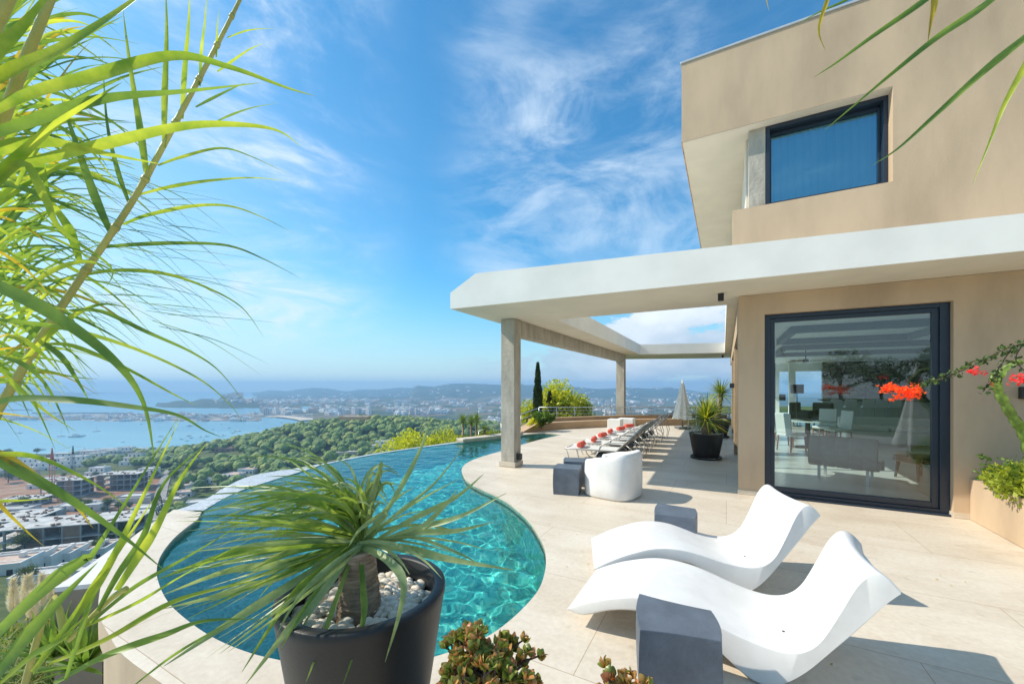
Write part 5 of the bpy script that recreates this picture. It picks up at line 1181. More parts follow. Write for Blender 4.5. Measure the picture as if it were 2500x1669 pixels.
# beach and a road
def drape(P_, wd_, up, name, m, lab=None):
    mb = MB(); rows = []
    for i, p in enumerate(P_):
        t = (P_[min(i + 1, len(P_) - 1)] - P_[max(i - 1, 0)]); nn = Vector((-t.y, t.x, 0)).normalized() * wd_ / 2
        a, b = p - nn, p + nn; rows.append([(a.x, a.y, max(ground(a.x, a.y), ground(b.x, b.y), ground(p.x, p.y)) + up), (b.x, b.y, max(ground(a.x, a.y), ground(b.x, b.y), ground(p.x, p.y)) + up)])
    mb.grid(rows); return structure(mb.build(name, [m]))
M['road'] = mat('pale_asphalt', (.30, .28, .26), .9, .2, .4)
drape(smooth_pts([at(x, y) for x, y in ((345, 1330), (375, 1285), (385, 1240), (395, 1200), (402, 1175), (415, 1150))], 8), 6.0, .5, 'road', M['road'])
drape(smooth_pts([at(x, y) for x, y in ((0, 1262), (120, 1252), (230, 1238), (330, 1225), (390, 1212))], 8), 5.0, .5, 'track', mat('dusty_track', (.48, .38, .30), .95, .2, .3))
bp_ = [Vector(((px - CX) / F * d, d, 0)) for px, d in [(x, F * (EYE - SL) / (y - HY)) for x, y in ((660, 1017.5), (690, 1018.5), (715, 1021), (735, 1024), (750, 1027.5))]]
mb = MB(); bps = smooth_pts(bp_, 4); rws = []
for i, p in enumerate(bps):
    t = bps[min(i + 1, len(bps) - 1)] - bps[max(i - 1, 0)]; nn = Vector((-t.y, t.x, 0)).normalized() * 16; rws.append([(p.x - nn.x, p.y - nn.y, SL + 2.6), (p.x + nn.x, p.y + nn.y, SL + 3.2)])
mb.grid(rws); structure(mb.build('beach', [mat('pale_sand', (.60, .50, .38), .95, .1, .1)]))

# ---- pine wood on the headland: one mass
rng = random.Random(8)
bm = bmesh.new(); bmesh.ops.create_icosphere(bm, subdivisions=2, radius=1); IV = [v.co.copy() for v in bm.verts]; IF = [tuple(v.index for v in f.verts) for f in bm.faces]; bm.free()
def blob(mb, c, r, h, sd, m=0, amp=.4, fr=2.2):
    a = mb.add([(c[0] + v.x * r * (1 + amp * noise.noise(v * fr + Vector((sd, 0, 0)))), c[1] + v.y * r * (1 + amp * noise.noise(v * fr + Vector((0, sd, 0)))), c[2] + v.z * h * (1 + amp * noise.noise(v * fr + Vector((0, 0, sd))))) for v in IV])
    for f in IF: mb.face([a + i for i in f], m, False)
M['pinef2'] = leafmat('pine_crowns_olive', (.34, .36, .07), (.14, .18, .035), .08, .8, .9)
M['pinef3'] = leafmat('pine_crowns_dark', (.17, .25, .05), (.05, .10, .02), .08, .8, .9)
wood = MB(); nw = 0
def treeok(px, py, Y): 
    if Y < 60 or Y > 620: return False
    if px < 420 and py > 1140: return False
    if px < 330 and py > 1098: return rng.random() < .25 and px > 210 and py > 1120
    if 470 < px < 590 and 1102 < py < 1130: return False
    if 395 < px < 640 and py > 1152: return rng.random() < .10
    if px < 500 and py > 1136: return rng.random() < .6
    if py > 1240: return False
    return True
for k in range(15000):
    Y = 110 * (600 / 110.) ** rng.random(); px = rng.uniform(200, 2300); X = (px - CX) / F * Y; z = ground(X, Y)
    if z < SL + 1.5 or not treeok(px, yy(Y, z), Y): continue
    if noise.noise(Vector((X * .03, Y * .03, 7))) < -.30: continue
    if Y < 250 and px > 1300 and rng.random() < .5: continue
    r = rng.choice((rng.uniform(1.6, 3), rng.uniform(2.4, 4.2), rng.uniform(3.6, 5.6))); h = r * rng.uniform(.65, 1.0); blob(wood, (X, Y, z + rng.uniform(2.5, 5.5)), r, h, rng.uniform(0, 99), rng.choice((0, 0, 1, 2))); nw += 1
    for _ in range(2): blob(wood, (X + rng.uniform(-r, r) * .8, Y + rng.uniform(-r, r) * .8, z + rng.uniform(2.5, 5.5)), r * .55, h * .55, rng.uniform(0, 99), rng.choice((0, 1, 2)))
wf = wood.build('pine_wood', [M['pinefar'], M['pinef2'], M['pinef3']]); structure(wf, 'pine wood covering the headland and slopes above the bay', 'stuff'); 
# ---- separate trees
def make_tree(name, label, group, hh, cr, mats, seed, clumps=60, per=40, leaf=.35, trunk_h=.35, flat=.75):
    rg = random.Random(seed); r = thing(name, (0, 0, 0), label, 'tree', group); t = MB()
    t.tube([(0, 0, -.6), (.02 * hh, 0, hh * .3), (0, .02 * hh, hh * .6), (0, 0, hh * .8)], [cr * .09, cr * .07, cr * .045, cr * .02], 7)
    for k in range(6):
        a = k * 1.05; q = Vector((math.cos(a), math.sin(a), 0)) * cr * .55; t.tube([(0, 0, hh * (.3 + .06 * k)), q * .5 + Vector((0, 0, hh * (.45 + .05 * k))), q + Vector((0, 0, hh * (.58 + .05 * k)))], [cr * .04, cr * .03, cr * .012], 5)
    t.build('trunk', [M['bark']], r); c_ = MB(); foliage(c_, rg, (0, 0, hh * (trunk_h + (1 - trunk_h) / 2)), cr, cr, hh * (1 - trunk_h) / 2 * 1.05, clumps, per, leaf, 1.8, .34, .4, 0, shell=.35); foliage(c_, rg, (0, 0, hh * (trunk_h + (1 - trunk_h) / 2)), cr * .8, cr * .8, hh * (1 - trunk_h) / 2 * .8, clumps // 2, per, leaf, 1.8, .34, .4, len(mats) - 1, shell=.2)
    c_.build('crown', mats, r); return r
def put(tree, first, pos, sc, label, rz): 
    if first: tree.location = pos; tree.scale = (sc,) * 3; tree['label'] = label; tree.rotation_euler = (0, 0, rz); return tree
    return dup(tree, pos, rz, label, None, sc)
gt = make_tree('pine_tree', 'x', 'pines among the houses below', 7, 3.2, [M['pine'], M['pinef2']], 4)
tl = [(425, 1170, 1.0, 'round pine standing beside the road below the pool'), (505, 1205, .8, 'dark round tree between the white villa and the long low house'), (60, 1345, .85, 'dark tree at the far left beside the pink roofs'), (120, 1322, 1.0, 'broad green tree in front of the concrete building'), (150, 1320, .6, 'small round green tree right of the broad one before the concrete building'),
      (235, 1362, .8, 'tree beside the pink roofed row houses, behind the reed blades'), (285, 1335, 1.3, 'large olive tree at the right end of the concrete building'), (262, 1245, .9, 'tree beside the white site wall'), (330, 1295, 1.15, 'dark tree beside the road bend'), (470, 1150, 1.0, 'pine behind the white villa with two cypresses'),
      (20, 1115, 1.2, 'tree at the shore end of the white apartments'), (90, 1108, 1.0, 'tree by the shore behind the left apartments'), (210, 1100, 1.1, 'shore pine between the apartments'), (238, 1099, .9, 'flat topped pine on the shoreline'), (20, 1180, 1.3, 'dark tree left of the building site'), (375, 1150, 1.1, 'pine above the top of the road'), (935, 1028, .9, 'round pine on the ridge right of the orange house'), (862, 1020, .9, 'single tall pine behind the orange house')]
for i, (px, py, s, lab) in enumerate(tl): put(gt, i == 0, at(px, py), s, lab, i * 1.3)
# trees standing just beyond the terrace
ms = make_tree('mimosa_tree', 'bright yellow green mimosa beyond the overflow edge, left of its neighbour', 'mimosas beyond the pool edge', 6.2, 2.3, [M['bright'], M['bright']], 9, 90, 46, .22, .15)
p = D(1000, 1165, 26.0); put(ms, True, Vector((p.x, p.y, p.z - 2.3)), .85, 'bright yellow green mimosa beyond the overflow edge, left of its neighbour', 0); p = D(1080, 1165, 27.0)
dup(ms, Vector((p.x, p.y, p.z - 2.2)), 2.1, 'bright yellow green mimosa beyond the overflow edge, right of its neighbour', None, (.55, .55, .86))
bp2 = make_tree('aleppo_pine', 'light green bushy pine between the two cypresses behind the railing', 'bushy trees behind the railing', 6.0, 1.35, [M['bright'], M['green'], M['green']], 14, 150, 60, .19, .12)
p = D(1360, 1020, 22.5); put(bp2, True, Vector((p.x, p.y, p.z - 3.9)), .98, 'tall light green pine behind the railing, right of the big cypress', 0)
for px, dd, s, zz, lab in ((1292, 21.5, .62, 2.9, 'low yellow green bush behind the railing, left of the big cypress'), (1384, 21.8, .62, 2.9, 'low yellow green bush behind the railing in front of the tall pine'), (1415, 23, .66, 2.75, 'yellow green bush farthest right behind the railing')):
    p = D(px, 1018, dd); dup(bp2, Vector((p.x, p.y, p.z - zz)), px * .1, lab, None, (s * .95, s * .95, s))
def cypress(px, py_top, py_base, d, wpx, label, seed, first=None):
    rg = random.Random(seed); r = thing('cypress', (0, 0, 0), label, 'tree', 'cypresses behind the railing'); a, b = D(px, py_top, d), D(px, py_base, d); a.x = b.x; hh = a.z - b.z; ww = wpx / F * d / 2
    t = MB(); t.tube([b - UP * 3, b + UP * hh * .9], [.08, .01], 6); t.build('trunk', [M['bark']], r); c_ = MB(); n_ = 5200
    for _ in range(n_):
        t_ = rg.random() ** .8; rr = ww * (1 - t_ ** 1.7) ** .8 * (.85 + .3 * noise.noise(Vector((t_ * 9, seed, 0)))); az = rg.uniform(0, 6.283); q = rg.uniform(.55, 1) ; p_ = b + Vector((math.cos(az) * rr * q, math.sin(az) * rr * q, t_ * hh)); d_ = Vector((math.cos(az) * .35, math.sin(az) * .35, 1)).normalized(); sd = d_.cross(rnd_dir(rg)).normalized(); l_ = rg.uniform(.08, .2)
        c_.poly([p_, p_ + d_ * l_ * .5 + sd * .028, p_ + d_ * l_, p_ + d_ * l_ * .5 - sd * .028], 0)
    c_.build('crown', [M['cypress']], r)
cypress(1313, 890, 1025, 21, 27, 'tall dark cypress with a thin tip behind the railing', 3); cypress(1342, 960, 1025, 21.6, 20, 'short dark cypress hidden in the bushy pine', 6)
# planting at the tip of the pool
vb = thing('trailing_bush', (0, 0, 0), 'leafy bush trailing over the ramped planter', 'shrub'); mb = MB(); rng = random.Random(31)
foliage(mb, rng, D(1322, 1021, 15.4), .34, .3, .20, 40, 34, .085, 1.5, .4, .3, 0); foliage(mb, rng, D(1303, 1034, 15.3), .18, .2, .16, 20, 30, .08, 1.5, .4, .3, 1); foliage(mb, rng, D(1340, 1020, 15.5), .22, .2, .12, 20, 30, .08, 1.5, .4, .3, 0); mb.build('leaves', [M['green'], M['bright']], vb); q = MB(); q.tube([D(1322, 1045, 15.5), D(1322, 1020, 15.4)], .02, 5); q.build('stem', [M['bark']], vb)
yt = None
for i, (px, pt, pb, dd, lab) in enumerate(((1130.5, 1028, 1068, 14.2, 'leftmost of the tall yuccas beyond the pool kerb'), (1150, 1030, 1072, 14.0, 'middle yucca of the clump beyond the pool kerb'), (1163.5, 1027, 1070, 14.5, 'right yucca of the clump, close behind the middle one'), (1183, 1047, 1070, 13.8, 'low yucca standing apart, nearest the pillar'))):
    b = D(px, pb, dd); a = D(px, pt, dd); hh = a.z - b.z
    if yt is None:
        yt = thing('tall_yucca', (0, 0, 0), lab, 'yucca', 'yuccas beyond the pool kerb'); t = MB(); t.tube([(0, 0, -2.5), (0, 0, hh)], [.045, .035], 7); t.build('trunk', [M['trunk']], yt)
        yucca_crown(yt, random.Random(4), (0, 0, hh), 90, .30, .022, [M['yucca'], M['green']], (-.9, 1.4), 1.6); yt.location = b; h0 = hh
    else: dup(yt, b, i * 1.1, lab, None, (1, 1, hh / h0) if i < 3 else (1.1, 1.1, hh / h0))
gb = thing('kerb_shrubs', (0, 0, 0), 'low green shrubs growing along the outside of the pool kerb', 'shrub'); mb = MB()
for px, py, d, r_ in ((1196, 1055, 14.4, .3), (1120, 1068, 14.2, .22), (1150, 1069, 14, .25), (1228, 1058, 14.8, .25), (1176, 1064, 14, .22)): foliage(mb, rng, D(px, py + 4, d), r_, r_, r_ * .6, 16, 26, .07, 1.6, .4, .3, rng.choice((0, 1)))
mb.build('leaves', [M['green'], M['bright']], gb); q = MB(); q.tube([D(1196, 1075, 14.4), D(1196, 1058, 14.4)], .015, 5); q.build('stem', [M['bark']], gb)
# ---- garden slope at the lower left
rng = random.Random(17)
gc = MB()
for k in range(30000):
    Y = 3.2 * (16 / 3.2) ** rng.random(); kx = rng.uniform(-1.7, -.80); X = kx * Y; z = ground(X, Y)
    if X > -4.9 and Y < 6.5 and Y > 3.6 and X > -5.0 + (Y - 3.9) * 0: continue
    d = (rnd_dir(rng) + Vector((0, 0, 1.6))).normalized(); sd = d.cross(rnd_dir(rng)).normalized(); l_ = rng.uniform(.12, .45) * (1 if Y < 9 else 1.3); p_ = Vector((X, Y, z + rng.uniform(0, .25)))
    gc.poly([p_ - sd * .002 * Y, p_ + sd * .002 * Y, p_ + d * l_ + Vector((rng.uniform(-.08, .08), 0, -.02))], rng.choice((0, 0, 1, 2)))
for k in range(330):
    Y = 3.6 * (24 / 3.6) ** rng.random(); X = rng.uniform(-1.6, -.80) * Y; z = ground(X, Y); r_ = rng.uniform(.07, .13) * Y
    if X > -5.2 and Y < 6.5: continue
    foliage(gc, rng, (X, Y, z + r_ * .3), r_, r_, r_ * .6, 12, 40, .011 * Y + .03, 2.4, .4, .6, rng.choice((0, 0, 1)))
structure(gc.build('ground_cover', [M['green'], M['straw'], M['pine']]), 'tangled grass and shrubs on the slope below the pool', 'stuff')
pg = None; plist = [(35, 1410, 1495, 5.2, 'leftmost pampas plume in the bottom left corner'), (71, 1402, 1478, 5.6, 'broad pinkish pampas plume, second from the left'), (83, 1440, 1508, 5.0, 'pale fluffy pampas plume in front of the pinkish one'), (105, 1400, 1478, 5.3, 'tall narrow pampas plume in the middle of the tuft'), (121, 1403, 1462, 5.5, 'narrow golden pampas plume right of the tallest'), (139, 1420, 1450, 5.7, 'short pampas plume near the brown wall'), (166, 1398, 1440, 5.9, 'rightmost pampas plume above the brown wall')]
for i, (px, pt, pb, d, lab) in enumerate(plist):
    a, b = D(px, pt, d), D(px - 3, pb, d); hh = (a - b).length
    if pg is None:
        pg = thing('pampas_plume', (0, 0, 0), lab, 'pampas grass', 'pampas grass plumes on the slope'); s = MB(); s.tube([(0, 0, -1.6), (0, 0, hh * .9)], [.006, .003], 5); s.build('stalk', [M['straw']], pg); c_ = MB()
        for _ in range(1500):
            t_ = rng.random(); rr = .045 * math.sin(math.pi * min(1, t_ * .9 + .1)) ** .8 * (1.15 - .75 * t_); az = rng.uniform(0, 6.283); p_ = Vector((math.cos(az) * rr * rng.random() ** .5, math.sin(az) * rr * rng.random() ** .5, t_ * hh * .93)); d_ = (Vector((math.cos(az) * .5, math.sin(az) * .5, 1))).normalized(); sd = d_.cross(rnd_dir(rng)).normalized() * .0022; c_.poly([p_ - sd, p_ + sd, p_ + d_ * rng.uniform(.04, .10)])
        c_.build('plume', [M['pampas']], pg); pg.location = b; h0 = hh
    else: dup(pg, b, i * .9, lab, None, ((1.0, 1.5, 1.3, .8, .7, .7, .8)[i], 1, hh / h0))
pt_ = thing('pampas_tuft', (0, 0, 0), 'arching tuft of grass under the pampas plumes', 'pampas grass'); mb = MB(); c = D(60, 1640, 4.7)
for k in range(1300): strap(mb, rng, c + Vector((rng.uniform(-.5, .6), rng.uniform(-.4, .4), rng.uniform(-.5, -.2))), rng.uniform(0, 6.28), rng.uniform(.6, 1.45), rng.uniform(.6, 1.3), .010, rng.uniform(1.5, 3.5), rng.choice((0, 1)), None, 6, .1)
mb.build('leaves', [M['straw'], M['green']], pt_)
ag = None
for px, py, d, s, lab in ((130, 1600, 3.9, 1.0, 'spiky green agave against the brown wall, left one'), (205, 1625, 3.6, 1.0, 'spiky green agave beside the curved pool wall, right one')):
    c = D(px, py, d)
    if ag is None:
        ag = thing('agave', (0, 0, 0), lab, 'agave', 'agaves at the foot of the pool wall'); mb = MB()
        for k in range(34): strap(mb, rng, (0, 0, 0), k * 2.4, rng.uniform(.2, 1.4), rng.uniform(.35, .55), .05, rng.uniform(.2, .9), 0, None, 6, .35, 0, 0, .04)
        mb.build('leaves', [M['reed2']], ag); ag.location = c
    else: dup(ag, c, 1, lab)

# ------------------------------------------------------------------ buildings below
M['bwhite'] = mat('whitewashed_wall', (.74, .72, .68), .8, .08, .3); M['bbeige'] = mat('beige_house_wall', (.55, .45, .34), .8, .1, .3); M['borange'] = mat('orange_house_wall', (.62, .34, .14), .8, .1, .3)
M['roofp'] = mat('pink_terrace_roof', (.52, .30, .22), .9, .25, .6, col2=(.58, .48, .38)); M['roofw'] = mat('pale_flat_roof', (.58, .56, .53), .9, .15, .4); M['shut'] = mat('dark_window', (.03, .035, .04), .3); M['rawc'] = mat('raw_concrete', (.36, .35, .34), .9, .2, .25); M['rawd'] = mat('block_infill', (.26, .17, .12), .9, .2, .5); M['rooft'] = mat('dusty_roof_slab', (.50, .49, .46), .95, .35, .35)
def house(name, px, py, w, d, h, rz, label, wall='bwhite', roof='roofp', levels=1, group='white houses below the terrace', win=4, up=0, extra=None):
    p = at(px, py); r = thing(name, (p.x, p.y, p.z - .5 + up), label, 'house', group, rz); hl = h / levels; b = MB(); rf = MB()
    for l in range(levels):
        ww, dd, ox = w * (1 - .16 * l), d * (1 - .22 * l), w * .05 * l
        b.box((-ww / 2 + ox, -dd / 2 + d * .1 * l, hl * l - (3 if l == 0 else 0)), (ww, 0, 0), (0, dd, 0), (0, 0, hl + (3 if l == 0 else 0)))
        z = hl * (l + 1); rf.box((-ww / 2 + ox + .35, -dd / 2 + d * .1 * l + .35, z + .004), (ww - .7, 0, 0), (0, dd - .7, 0), (0, 0, .12))
        for sx in (0, 1): b.box((-ww / 2 + ox if sx == 0 else ww / 2 + ox - .33, -dd / 2 + d * .1 * l, z), (.33, 0, 0), (0, dd, 0), (0, 0, .55))
        for sy in (0, 1): b.box((-ww / 2 + ox + .33, -dd / 2 + d * .1 * l if sy == 0 else dd / 2 + d * .1 * l - .33, z), (ww - .66, 0, 0), (0, .33, 0), (0, 0, .55))
    b.build('wall', [M[wall]], r); rf.build('roof', [M[roof]], r)
    c_ = MB(); c_.box((w * .2, d * .15, h + .1), (1.1, 0, 0), (0, 1.1, 0), (0, 0, 1.3)); c_.build('chimney', [M[wall]], r)
    wm = None
    for l in range(levels):
        ww, dd = w * (1 - .16 * l), d * (1 - .22 * l); y = -dd / 2 + d * .1 * l - .03
        for k in range(win):
            x = -ww / 2 + w * .05 * l + ww * (k + .5) / win
            if wm is None: q = MB(); q.box((-.6, 0, 0), (1.2, 0, 0), (0, .05, 0), (0, 0, 1.5)); wm = q.build('window', [M['shut']], r); o = wm
            else: o = wm.copy(); C.objects.link(o)
            o.location = (x, y - .02, hl * l + hl * .28)
    return r
house('villa_house', 528, 1178, 15, 10, 4.2, -.25, 'white flat roofed villa with two cypresses, lowest of the three by the pool edge', win=4); house('villa_house', 572, 1168, 12, 9, 4, -.2, 'white villa with salmon roof terrace behind the lower one'); house('villa_house', 608, 1156, 13, 8, 3.8, -.1, 'white villa with salmon roof farthest right of the three'); house('long_house', 500, 1236, 17, 7, 3.6, .35, 'long low pale house right of the road', roof='roofw', win=6); house('villa_house', 452, 1194, 11, 8, 4, -.2, 'white house with salmon terrace behind the long low house'); house('long_house', 560, 1206, 13, 6, 3.2, .3, 'cream low house just outside the overflow edge', 'bbeige', 'roofw', win=4)
house('modern_house', 325, 1134, 16, 10, 10, .12, 'white stepped modern house alone among the pines', roof='roofw', levels=3, win=3); house('stone_house', 850, 1116, 20, 12, 5, .3, 'beige flat roofed house just beyond the overflow edge', 'bbeige', 'roofw', win=4); house('modern_house', 932, 1104, 22, 12, 9.5, .2, 'large white terraced house beside the mimosas', roof='roofw', levels=3, win=4); house('brown_house', 556, 1102, 19, 8, 3.4, .1, 'brown roofed low house in the middle of the pine wood', 'rawd', 'rawd', win=4); house('orange_house', 868, 1036, 30, 12, 6.5, 0, 'orange building on the crest of the wooded headland', 'borange', 'roofw', win=6, up=2.5); house('brick_house', 712, 1140, 13, 9, 5, .2, 'house with red brick chimney beyond the overflow edge', 'bbeige', 'roofp', win=3); house('stone_house', 898, 1108, 12, 7, 4, .3, 'small brown house left of the large white terraced house', 'rawd', 'roofw', win=3)
for x, y, w_, lev, lab in ((30, 1134, 26, 3, 'leftmost white apartment block near the shore'), (75, 1146, 26, 3, 'second white apartment block from the left'), (118, 1146, 26, 3, 'third white apartment block from the left, largest in the front row'), (180, 1140, 26, 3, 'white apartment block in the middle of the front row'), (225, 1130, 28, 3, 'white apartment block right of the middle one'), (262, 1121, 26, 3, 'white apartment block before the isolated white house'), (300, 1112, 26, 3, 'fifth of the stepped white apartments'), (338, 1108, 24, 2, 'white apartment block behind the isolated white house'), (372, 1108, 24, 2, 'rightmost white apartment block at the edge of the pines'), (150, 1120, 30, 2, 'white apartment block in the back row, left'), (215, 1113, 30, 2, 'white apartment block in the back row, middle'), (262, 1107, 30, 2, 'white apartment block in the back row, right')):
    house('apartment_block', x, y, w_ * .85, 13, 3.4 * lev, .28, lab, roof='roofw', levels=lev, group='white apartments along the shore', win=4)
for i, (x, y) in enumerate(((40, 1392), (88, 1384), (135, 1376), (182, 1368), (222, 1362))):
    house('row_house', x, y, 11, 8, 3.8, .33, 'pink roofed row house, %s from the left' % ('first', 'second', 'third', 'fourth', 'fifth')[i], group='pink roofed row houses', win=3)
house('long_house', 150, 1418, 16, 5, 2.8, .33, 'low white terrace house in front of the pink roofs', roof='roofw', win=4); house('long_house', 215, 1402, 13, 5, 2.8, .33, 'cream roofed annexe nearest the round pool end', roof='roofw', win=3)
def skeleton(px, py, w, d, storeys, sh, rz, label, bays, infill=(), up=0.):
    p = at(px, py); r = thing('concrete_building', (p.x, p.y, p.z + up), label, 'building', 'unfinished concrete buildings', rz); s = MB(); fi = MB(); cm = None
    for k in range(storeys + 1): s = MB(); s.box((-w / 2, 0, k * sh - .3), (w, 0, 0), (0, d, 0), (0, 0, .32)); s.build('floor_slab', [M['rooft']], r)
    for k in range(storeys):
        for b in range(bays + 1):
            x = -w / 2 + .25 + (w - .9) * b / bays
            for y in (.15, d / 2):
                if cm is None: cl = MB(); cl.box((0, 0, 0), (.45, 0, 0), (0, .45, 0), (0, 0, sh - .324)); cm = cl.build('column', [M['rawc']], r); o = cm
                else: o = cm.copy(); C.objects.link(o)
                o.location = (x, y, k * sh + .022)
    for b in infill: x = -w / 2 + .71 + (w - .9) * b / bays; fi = MB(); fi.box((x, .2, -2), ((w - .9) / bays - .48, 0, 0), (0, .2, 0), (0, 0, storeys * sh + 1.6)); fi.build('infill_panel', [M['rawd']], r)
    fi = MB(); fi.box((-w / 2 + .8, d * .8, -1), (w - 1.6, 0, 0), (0, .2, 0), (0, 0, storeys * sh + .6)); fi.build('block_wall', [M['rawd']], r)
    q = MB(); rg = random.Random(int(px))
    for _ in range(int(w * 1.2)): q.bx((rg.uniform(-w / 2 + 1, w / 2 - 1), rg.uniform(.8, d - 1), storeys * sh + .022), rg.uniform(.3, 1.6), rg.uniform(.3, 1), rg.uniform(.1, .7), rg.uniform(0, 3))
    structure(q.build('rubble', [M['rawd']], r), None, 'stuff'); return r
skeleton(150, 1342, 40, 14, 2, 4.0, .30, 'long unfinished concrete building with brown block panels, nearest of the site', 8, (2, 4)); skeleton(0, 1322, 20, 16, 2, 3.8, .30, 'unfinished concrete block at the far left edge, beside the long one', 5); skeleton(285, 1198, 25, 13, 3, 3.6, .16, 'unfinished concrete building wrapped in dark scaffolding net', 6, (0,)); skeleton(148, 1214, 22, 13, 3, 3.4, .2, 'unfinished concrete building in the middle of the red earth', 5, (3,)); skeleton(45, 1232, 20, 10, 1, 3.0, .2, 'low unfinished foundation at the left of the red earth', 6)
p = at(262, 1232); q = MB(); q.box((p.x - 13, p.y, p.z - 2), (30, 9, 0), (-.3, .9, 0), (0, 0, 4.2)); tag(q.build('retaining_wall', [M['roofw']]), 'long white retaining wall crossing the building site', 'wall')
def crane(px, py, h, jib, back, rz, m, label, zj=None):
    p = at(px, py); r = thing('tower_crane', p, label, 'crane', 'tower cranes at the building site', rz); s = MB(); e = .8
    for sx in (-e, e):
        for sy in (-e, e): s.tube([(sx, sy, 0), (sx, sy, h)], .16, 5)
    k = 0
    while k * 2 < h - 2:
        z = k * 2; sg = 1 if k % 2 else -1; s.tube([(-e * sg, -e, z), (e * sg, -e, z + 2)], .09, 4); s.tube([(-e * sg, e, z), (e * sg, e, z + 2)], .09, 4); k += 1
    s.build('mast', [m], r); j = MB(); j.tube([(-back, 0, h), (jib, 0, h)], .22, 5); j.tube([(0, 0, h + 1.6), (jib * .97, 0, h + .9)], .14, 5)
    for k in range(int(jib / 2)): j.tube([(k * 2, 0, h), (k * 2 + 1, 0, h + 1.3), (k * 2 + 2, 0, h)], .08, 4)
    j.build('jib', [m], r); t = MB(); t.tube([(0, 0, h), (0, 0, h + 7)], [.9, .3], 6); t.build('head', [m], r); t = MB(); t.tube([(0, 0, h + 6.8), (jib * .6, 0, h + 1)], .07, 4); t.tube([(0, 0, h + 6.8), (-back, 0, h)], .07, 4); t.build('tie_rod', [m], r); t = MB(); t.box((-back - 1, -.9, h - 2.6), (3.2, 0, 0), (0, 1.8, 0), (0, 0, 2.4)); t.build('counterweight', [M['rawd']], r)
crane(178, 1150, 15, 60, 19, .12, M['frame'], 'dark tower crane with a long jib in front of the bay'); crane(127, 1215, 24, 0.5, .5, .1, mat('red_crane_paint', (.5, .12, .06), .6), 'red crane mast rising from the middle of the building site')
for k_, (px, py, w_, lev, wl, rf, rz, lab) in enumerate(((60, 1168, 15, 2, 'bbeige', 'roofp', .2, 'beige house with pink terrace left of the red crane'), (15, 1160, 14, 2, 'bwhite', 'roofw', .3, 'white flat block at the left edge below the shore apartments'), (240, 1160, 14, 2, 'bwhite', 'roofw', .1, 'white house above the netted concrete building'), (395, 1135, 13, 2, 'bwhite', 'roofp', .1, 'white house with pink terrace among the pines above the road'), (425, 1118, 14, 1, 'bwhite', 'roofw', 0, 'low white house in the pines left of the brown roofed one'), (455, 1210, 9, 1, 'bwhite', 'roofp', .3, 'small white annexe before the long low pale house'), (425, 1228, 10, 1, 'bbeige', 'roofw', .3, 'small beige house right beside the road cypress'), (5, 1400, 12, 1, 'bwhite', 'roofp', .33, 'pink roofed house cut by the left edge of the picture'), (330, 1222, 16, 1, 'rawc', 'roofw', .2, 'low grey site office beside the bend of the road'), (90, 1262, 18, 1, 'rawc', 'rooft', .28, 'low grey slab building in the middle of the site'), (640, 1120, 12, 1, 'bbeige', 'roofp', .2, 'beige house with pink roof inside the pine wood'), (760, 1100, 11, 1, 'bwhite', 'roofw', .3, 'small white house near the top of the pine wood'), (110, 1190, 16, 2, 'bwhite', 'roofw', .2, 'white block between the red crane and the scaffolded building'), (360, 1165, 14, 2, 'bwhite', 'roofw', .1, 'white block at the upper end of the road'), (200, 1246, 20, 1, 'bwhite', 'roofw', .25, 'long white shed behind the nearest concrete building'), (30, 1255, 18, 1, 'rawc', 'rooft', .25, 'grey slab roof at the left edge behind the concrete building'), (600, 1085, 11, 1, 'bwhite', 'roofw', .2, 'small white house low in the pine wood near the bay'), (690, 1078, 12, 1, 'bwhite', 'roofp', .1, 'white house with pink terrace in the middle of the wood'), (360, 1250, 12, 1, 'bwhite', 'roofw', .3, 'white hut beside the road bend'))):
    house('hillside_house', px, py, w_, 8, 3.4 * lev, rz, lab, wl, rf, lev, 'houses scattered over the valley', 3)
for k_ in range(34):
    px, py = rng.uniform(0, 400), rng.choice((rng.uniform(1145, 1172), rng.uniform(1300, 1345), rng.uniform(1385, 1440), rng.uniform(1235, 1255)))
    dup(gt, at(px, py), k_ * 1.7, 'pine tree growing among the buildings of the valley', 'unremarkable pines of the valley', rng.uniform(.35, .9))
# roadside cypress by the pool rim
cyp = [(388, 1262, 55, 'cypress beside the road just outside the round pool end'), (560, 1178, 18, 'small cypress beside the white villas, left one'), (582, 1170, 12, 'tiny cypress between the white villas, right one')]
for px, py, hp_, lab in cyp:
    p = at(px, py); sc = hp_ / F * p.y; rg = random.Random(px); r = thing('cypress', p, lab, 'tree', 'cypresses among the villas'); c_ = MB()
    for _ in range(900): t_ = rg.random(); rr = sc * .12 * math.sin(math.pi * (.12 + .86 * t_)) ** .7; az = rg.uniform(0, 6.28); q0 = Vector((math.cos(az) * rr, math.sin(az) * rr, t_ * sc)); sd = rnd_dir(rg) * sc * .012; c_.poly([q0 - sd, q0 + sd, q0 + Vector((math.cos(az) * .1, math.sin(az) * .1, .8)) * sc * .07])
    c_.build('crown', [M['cypress']], r); q = MB(); q.tube([(0, 0, -.5), (0, 0, sc * .9)], [sc * .02, .02], 5); q.build('trunk', [M['bark']], r)
